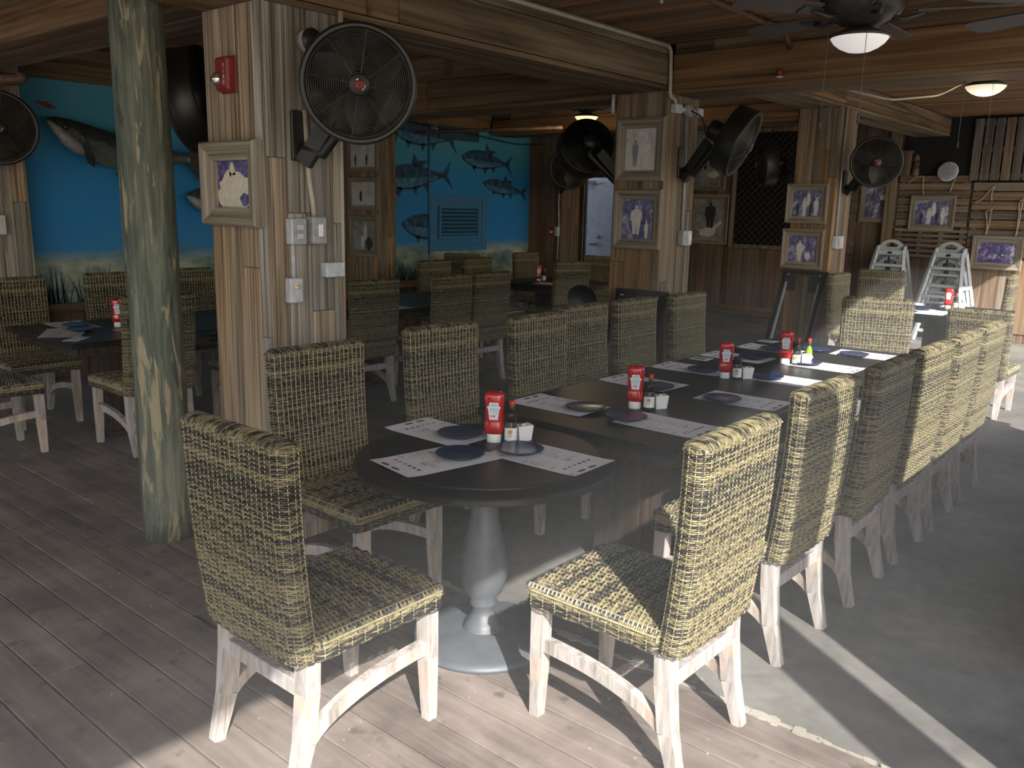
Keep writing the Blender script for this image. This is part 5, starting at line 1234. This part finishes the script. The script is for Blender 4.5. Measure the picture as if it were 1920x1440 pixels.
# far pillar
conduit('conduit', 'pale conduit running down the far pillar', [(X+.016, 9.16, 2.72), (X+.016, 9.17, 2.2), (X+.016, 9.17, 1.42)], .012, M['grey_metal'])
box_fix('switch_box', 'pair of pale switch boxes on the far pillar', 'electrical box', (X, 9.12, 1.29), (X+.05, 9.32, 1.42), M['white_box'], [('cover_plate', (X+.05, 9.13, 1.30), (X+.055, 9.21, 1.41), M['grey_metal']), ('cover_plate', (X+.05, 9.23, 1.30), (X+.055, 9.31, 1.41), M['white_box'])])
# corner post
box_fix('pull_station', 'small red alarm pull station on the corner post', 'fire alarm', (-7.86, 9.99, 1.25), (-7.77, 10.05, 1.38), M['fire_red'], [('handle', (-7.84, 9.985, 1.29), (-7.79, 9.99, 1.32), M['label_white'])])
box_fix('junction_box', 'small grey box right of the red pull station', 'electrical box', (-7.76, 9.99, 1.25), (-7.705, 10.048, 1.38), M['white_box'])
conduit('conduit', 'pale cable running down the corner post', [(-7.72, 10.03, 2.0), (-7.73, 10.03, 1.7), (-7.71, 10.03, 1.4), (-7.73, 10.03, .9)], .009, M['white_box'])
box_fix('junction_box', 'white box on the left wall post', 'electrical box', (-8.049, 2.62, 1.33), (-7.99, 2.80, 1.49), M['white_box'])
# pipes
conduit('sprinkler_pipe', 'rusty pipe crossing the ceiling over the long table', [(-2.50, 2.2, 2.795), (-2.50, 5.55, 2.795), (-2.50, 5.66, 2.70)], .018, M['copper_pipe'])
conduit('sprinkler_pipe', 'rusty pipe with elbow above the left fan', [(-7.99, 2.14, 2.53), (-7.45, 2.80, 2.53), (-7.44, 2.83, 2.58)], .045, M['copper_pipe'])
conduit('sprinkler_pipe', 'dark pipe under the cross beam near the mural', [(-7.50, 7.0, 2.46), (-6.3, 8.2, 2.56)], .02, M['copper_pipe'])
conduit('power_cord', 'thin dark cable hanging along the top of the mural', [(-8.22, 7.6, 2.66), (-8.20, 8.6, 2.60), (-8.2, 9.6, 2.52), (-8.0, 10.0, 2.54)], .008, M['strap'])
conduit('conduit', 'pale pipe end hanging from the ceiling boards', [(-2.53, 4.10, 2.82), (-2.53, 4.10, 2.70)], .010, M['pvc'])
conduit('power_cord', 'pale cord draped under the cross beam by the far pillar', [(-2.35, 6.16, 2.50), (-2.1, 6.5, 2.44), (-1.9, 6.9, 2.50), (-1.7, 6.98, 2.62)], .008, M['pvc'])
t = thing('fire_sprinkler', 'small red sprinkler head on the cross beam', 'sprinkler', (-2.56, 5.676, 2.53))
mb = MB(); mb.lathe([(.018, 0), (.02, .03), (.016, .05)], 12, mat=Matrix.Translation((0, -.02, 0))); obj('body', mb, M['fire_red'], t); mb = MB(); mb.lathe([(.026, -.008), (.026, 0), (0, 0)], 12, mat=Matrix.Translation((0, -.02, 0))); obj('deflector', mb, M['white_box'], t)
conduit('iron_strap', 'dark iron strap on the side of the long beam', [(X+.008, 2.86, 2.80), (X+.008, 2.87, 2.53)], .010, M['copper_pipe'])

# ================================================================== mural contents
def lift_at(u, lift): return lift*max(0.0, 1-u/.48)**1.5
def fish_body(L_, H, T, bend=0.0, n=22, seg=18, lift=.0):
    """fish along +x from snout (0) to tail base (L_); returns mesh builder and centre line"""
    mb = MB(); v = []
    for i in range(n+1):
        u = i/n; x = L_*u
        hp = H*(.16+.84*math.sin(PI*min(1, (u*1.15+.06))**.80)**.9) if u < .8 else None
        prof = [(0, .20), (.06, .52), (.14, .76), (.24, .93), (.36, 1.0), (.5, .96), (.64, .80), (.78, .56), (.9, .32), (1, .22)]
        for (a, b), (c, d) in zip(prof, prof[1:]):
            if a <= u <= c: hp = H*(b+(d-b)*(u-a)/(c-a)); break
        tp = T*(hp/H)**1.1; zc = bend*math.sin(PI*u)*L_+.10*H*(1-u)**6+lift_at(u, lift)
        for k in range(seg): a = 2*PI*k/seg; v.append((x, tp/2*math.cos(a), zc+hp/2*math.sin(a)))
    f = [(i*seg+k, i*seg+(k+1) % seg, (i+1)*seg+(k+1) % seg, (i+1)*seg+k) for i in range(n) for k in range(seg)]+[tuple(range(seg)), tuple(n*seg+k for k in range(seg-1, -1, -1))]
    mb.add(v, f, 0, True); return mb
def fin(poly, t=.016):
    mb = MB(); mb.prism([(x, z) for x, z in poly], t, 0, Matrix.Rotation(PI/2, 4, 'X'), z0=-t/2); return mb
def mounted_fish(label, yb, zb, ang, L_, H, lift=0.0):
    # local x runs along the wall (+y world)
    t = thing('mounted_fish', label, 'fish', (-8.3+H*.30, yb, zb), rot=Euler((0, -ang, R(90)), 'XYZ'))
    t.rotation_euler = (Matrix.Rotation(R(90), 3, 'Z') @ Matrix.Rotation(-ang, 3, 'Y')).to_euler()
    obj('body', fish_body(L_, H, H*.56, bend=.03, lift=lift), M['fish'], t)
    e = L_
    obj('tail_fin', fin([(e-.04, .03*H), (e+.10*L_, .16*L_), (e+.20*L_, .235*L_), (e+.14*L_, .08*L_), (e+.095*L_, 0), (e+.14*L_, -.09*L_), (e+.18*L_, -.24*L_), (e+.08*L_, -.15*L_), (e-.04, -.10*H)]), M['fin'], t)
    obj('dorsal_fin', fin([(.48*L_, .42*H), (.50*L_, .82*H), (.56*L_, .62*H), (.66*L_, .42*H), (.80*L_, .40*H), (.62*L_, .34*H)]), M['fin'], t)
    obj('anal_fin', fin([(.62*L_, -.36*H), (.66*L_, -.68*H), (.72*L_, -.45*H), (.84*L_, -.22*H)]), M['fin'], t)
    o = obj('pectoral_fin', fin([(0, 0), (.05*L_, -.02*L_), (.075*L_, -.125*L_), (.02*L_, -.085*L_)]), M['fin'], t, (.20*L_, -.24*H, -.22*H+lift_at(.2, lift)), (R(24), 0, 0))
    obj('pelvic_fin', fin([(.42*L_, -.44*H), (.47*L_, -.66*H), (.51*L_, -.42*H)]), M['fin'], t)
    la = lambda u: lift_at(u, lift)
    mb = MB(); mb.tube([(-.015*L_, -.015, .10*H+la(0)), (.03*L_, -.10*H, -.02*H+la(.03)), (.09*L_, -.17*H, -.17*H+la(.09)), (.15*L_, -.18*H, -.24*H+la(.15)), (.20*L_, -.14*H, -.32*H+la(.2))], [.014, .040, .058, .055, .02], 10); obj('lower_jaw', mb, M['jaw_pale'], t, label='pale lower jaw and throat')
    mb = MB(); mb.tube([(-.02*L_, -.02, .17*H+la(0)), (.04*L_, -.14*H, .07*H+la(.04)), (.12*L_, -.235*H, -.03*H+la(.12))], [.010, .014, .008], 8); obj('lip', mb, M['fin'], t)
    mb = MB(); mb.lathe([(.028, 0), (.026, .012), (.012, .02), (0, .022)], 16, mat=Matrix.Translation((.085*L_, -.215*H, .14*H+la(.085))) @ Matrix.Rotation(PI/2, 4, 'X')); obj('eye', mb, M['pepper'], t)
    mb = MB(); mb.tube([(.19*L_, -.20*H, .34*H+la(.19)), (.215*L_, -.265*H, .05*H+la(.21)), (.20*L_, -.24*H, -.22*H+la(.2)), (.17*L_, -.14*H, -.38*H+la(.17))], .012, 6); obj('gill_cover', mb, M['fin'], t)
    return t
mounted_fish('big mounted grey fish, head raised, behind the green pole on the mural', 3.30, 2.02, R(1), 1.30, .34, lift=.25)
mounted_fish('mounted fish whose head shows just left of the near pillar', 4.58, 1.66, R(-4), 1.15, .27)
mounted_fish('mounted dark fish whose forked tail shows right of the mural post', 5.45, 2.00, R(4), 1.62, .36)
def painted_fish(y0, z0, L_, H, ang):
    mb = MB(); n = 24; prof = [(0, .12), (.06, .42), (.16, .75), (.3, .98), (.42, 1.0), (.58, .82), (.74, .5), (.88, .24), (.93, .2)]
    def hh(u):
        for (a, b), (c, d) in zip(prof, prof[1:]):
            if a <= u <= c: return b+(d-b)*(u-a)/(c-a)
        return .2
    us = [.93*i/n for i in range(n+1)]
    top = [(u*L_, hh(u)*H*.5) for u in us]; bot = [(u*L_, -hh(u)*H*.5) for u in us]
    tail = [(.93*L_, .1*H), (1.06*L_, .58*H), (1.0*L_, 0), (1.08*L_, -.60*H), (.93*L_, -.1*H)]
    mt = Matrix.Translation((-8.2985, y0, z0)) @ Matrix.Rotation(ang, 4, 'X') @ Matrix(((0, 0, 1, 0), (1, 0, 0, 0), (0, 1, 0, 0), (0, 0, 0, 1)))
    mb.prism(top+tail+bot[::-1], .002, 0, mt)
    bel = [(u*L_, -hh(u)*H*.04) for u in us[2:-2]]+[(u*L_, -hh(u)*H*.40) for u in us[2:-2]][::-1]; mb.prism(bel, .001, 1, mt, z0=.002)
    mb.prism([(.46*L_, .45*H), (.50*L_, .92*H), (.55*L_, .62*H), (.72*L_, .58*H), (.60*L_, .38*H)], .002, 0, mt)
    for a in (.22, .45, .62): mb.prism([(a*L_, -.44*H*hh(a)), (a*L_+.05*L_, -.44*H*hh(a)-.30*H), (a*L_+.09*L_, -.44*H*hh(a+.06))], .002, 0, mt)
    mb.prism(circ(.07*L_, .06*H, .022*L_, 10), .001, 1, mt, z0=.002)
    for k in range(7):
        u = .2+.08*k; mb.prism([(u*L_, .34*H*hh(u)), (u*L_+.015*L_, .34*H*hh(u)), (u*L_+.025*L_, .02*H), (u*L_+.01*L_, .02*H)], .0006, 0 if k % 2 else 1, mt, z0=.002)
    o = obj('painted_fish', mb, [M['paint_fish'], M['paint_fish_pale']], wall_l); return o
for a in [(7.36, 2.57, 1.08, .30, R(-4)), (7.16, 1.96, 1.18, .32, R(4)), (8.60, 2.30, .98, .25, R(-4)), (9.04, 1.97, .90, .20, R(-8)), (7.52, 1.40, 1.10, .33, R(-4)), (6.25, 1.78, .80, .22, R(0)), (4.35, 2.45, .9, .26, R(-2))]: painted_fish(*a)
mb = MB(); rr = random.Random(31)
for i in range(240):
    y = (rr.uniform(2.9, 3.75) if i < 50 else rr.uniform(6.95, 8.9)); h = rr.uniform(.12, .36) if i < 50 else rr.uniform(.08, .26); z = .69; lean = rr.uniform(-.09, .09); w0 = rr.uniform(.005, .011); cv = rr.uniform(-.05, .05)
    v = []
    for k in range(6):
        u = k/5; yy = y+lean*u+cv*u*u; ww = w0*(1-u*.8); v += [(-8.2988, yy-ww, z+h*u), (-8.2988, yy+ww, z+h*u)]
    mb.add(v, [(2*k, 2*k+1, 2*k+3, 2*k+2) for k in range(5)])
o = obj('painted_seagrass', mb, M['paint_weed'], wall_l); o['kind'] = 'stuff'
mb = MB(); mb.prism([(0, 0), (.10, .03), (.2, .0), (.12, -.03)], .002, 0, Matrix.Translation((-8.298, 3.22, 2.47)) @ Matrix.Rotation(R(-14), 4, 'X') @ Matrix(((0, 0, 1, 0), (1, 0, 0, 0), (0, 1, 0, 0), (0, 0, 0, 1)))); obj('painted_lure', mb, M['fire_red'], wall_l)
# vents in the mural
t = thing('wall_vent', 'blue framed louvered vent in the mural', 'vent', (-8.3, 8.55, 1.05))
mb = MB()
for a, b, c_, d in ((-.55, -.46, 0, .74), (.46, .55, 0, .74), (-.46, .46, 0, .09), (-.46, .46, .65, .74)): mb.box((0, a, c_), (.03, b, d), c=.004)
for a, b, c_, d in ((-.40, -.36, .16, .60), (.36, .40, .16, .60), (-.36, .36, .16, .20), (-.36, .36, .56, .60)): mb.box((0, a, c_), (.045, b, d), c=.004)
obj('vent_frame', mb, M['louver'], t)
mb = MB(); mb.box((.001, -.46, .09), (.012, .46, .65)); obj('vent_panel', mb, M['louver'], t)
mb = MB(); mb.box((.013, -.36, .20), (.016, .36, .56)); obj('vent_opening', mb, M['louver_dark'], t)
mb = MB()
for i in range(7): z = .205+.051*i; mb.add([(.018, -.355, z+.03), (.018, .355, z+.03), (.042, .355, z+.004), (.042, -.355, z+.004), (.018, -.355, z+.036), (.018, .355, z+.036), (.042, .355, z+.010), (.042, -.355, z+.010)], [(0, 1, 2, 3), (7, 6, 5, 4), (3, 2, 6, 7), (0, 4, 5, 1)])
obj('louver_slats', mb, M['louver'], t)
t = thing('upper_grille', 'slatted teal grille high on the mural', 'grille', (-8.3, 8.55, 2.50))
mb = MB(); mb.box((0, -.38, 0), (.01, .38, .21)); obj('backing', mb, M['dark_mesh'], t)
mb = MB()
for i in range(20): mb.box((.010, -.375+.0375*i, .002), (.020, -.375+.0375*i+.030, .208), c=.002)
obj('slats', mb, M['teal_grille'], t)
conduit('conduit', 'thin blue painted pipe down the mural beside the vent', [(-8.285, 7.99, 2.66), (-8.285, 7.99, 1.0)], .012, M['louver'])

# scattered crumbs on the deck: too small to count
mb = MB(); rr = random.Random(77)
for i in range(260):
    x, y = rr.uniform(-5.2, -.3), rr.uniform(.3, 2.4)
    if (x+2.08)**2+(y-2.3)**2 < .1 or (x+3.945)**2+(y-2.0)**2 < .02 or (y > 2.2 and x < -3.3): continue
    s_ = rr.uniform(.0015, .0045); mb.box((x, y, 0), (x+s_*rr.uniform(.7, 2), y+s_, s_*.6))
o = obj('crumbs', mb, M['filler']); tag(o, 'tiny pale crumbs scattered over the deck boards', 'crumbs', kind='stuff')
mb = MB(); mb.prism([(0, 0), (.05, .012), (.11, .016), (.19, .03), (.185, .042), (.10, .030), (.02, .02)], .0015); o = obj('torn_strip', mb, M['strap'], loc=(-3.05, 1.62, .001), rot=(0, 0, R(-8))); tag(o, 'small black torn strip lying on the deck near the green pole', 'scrap')
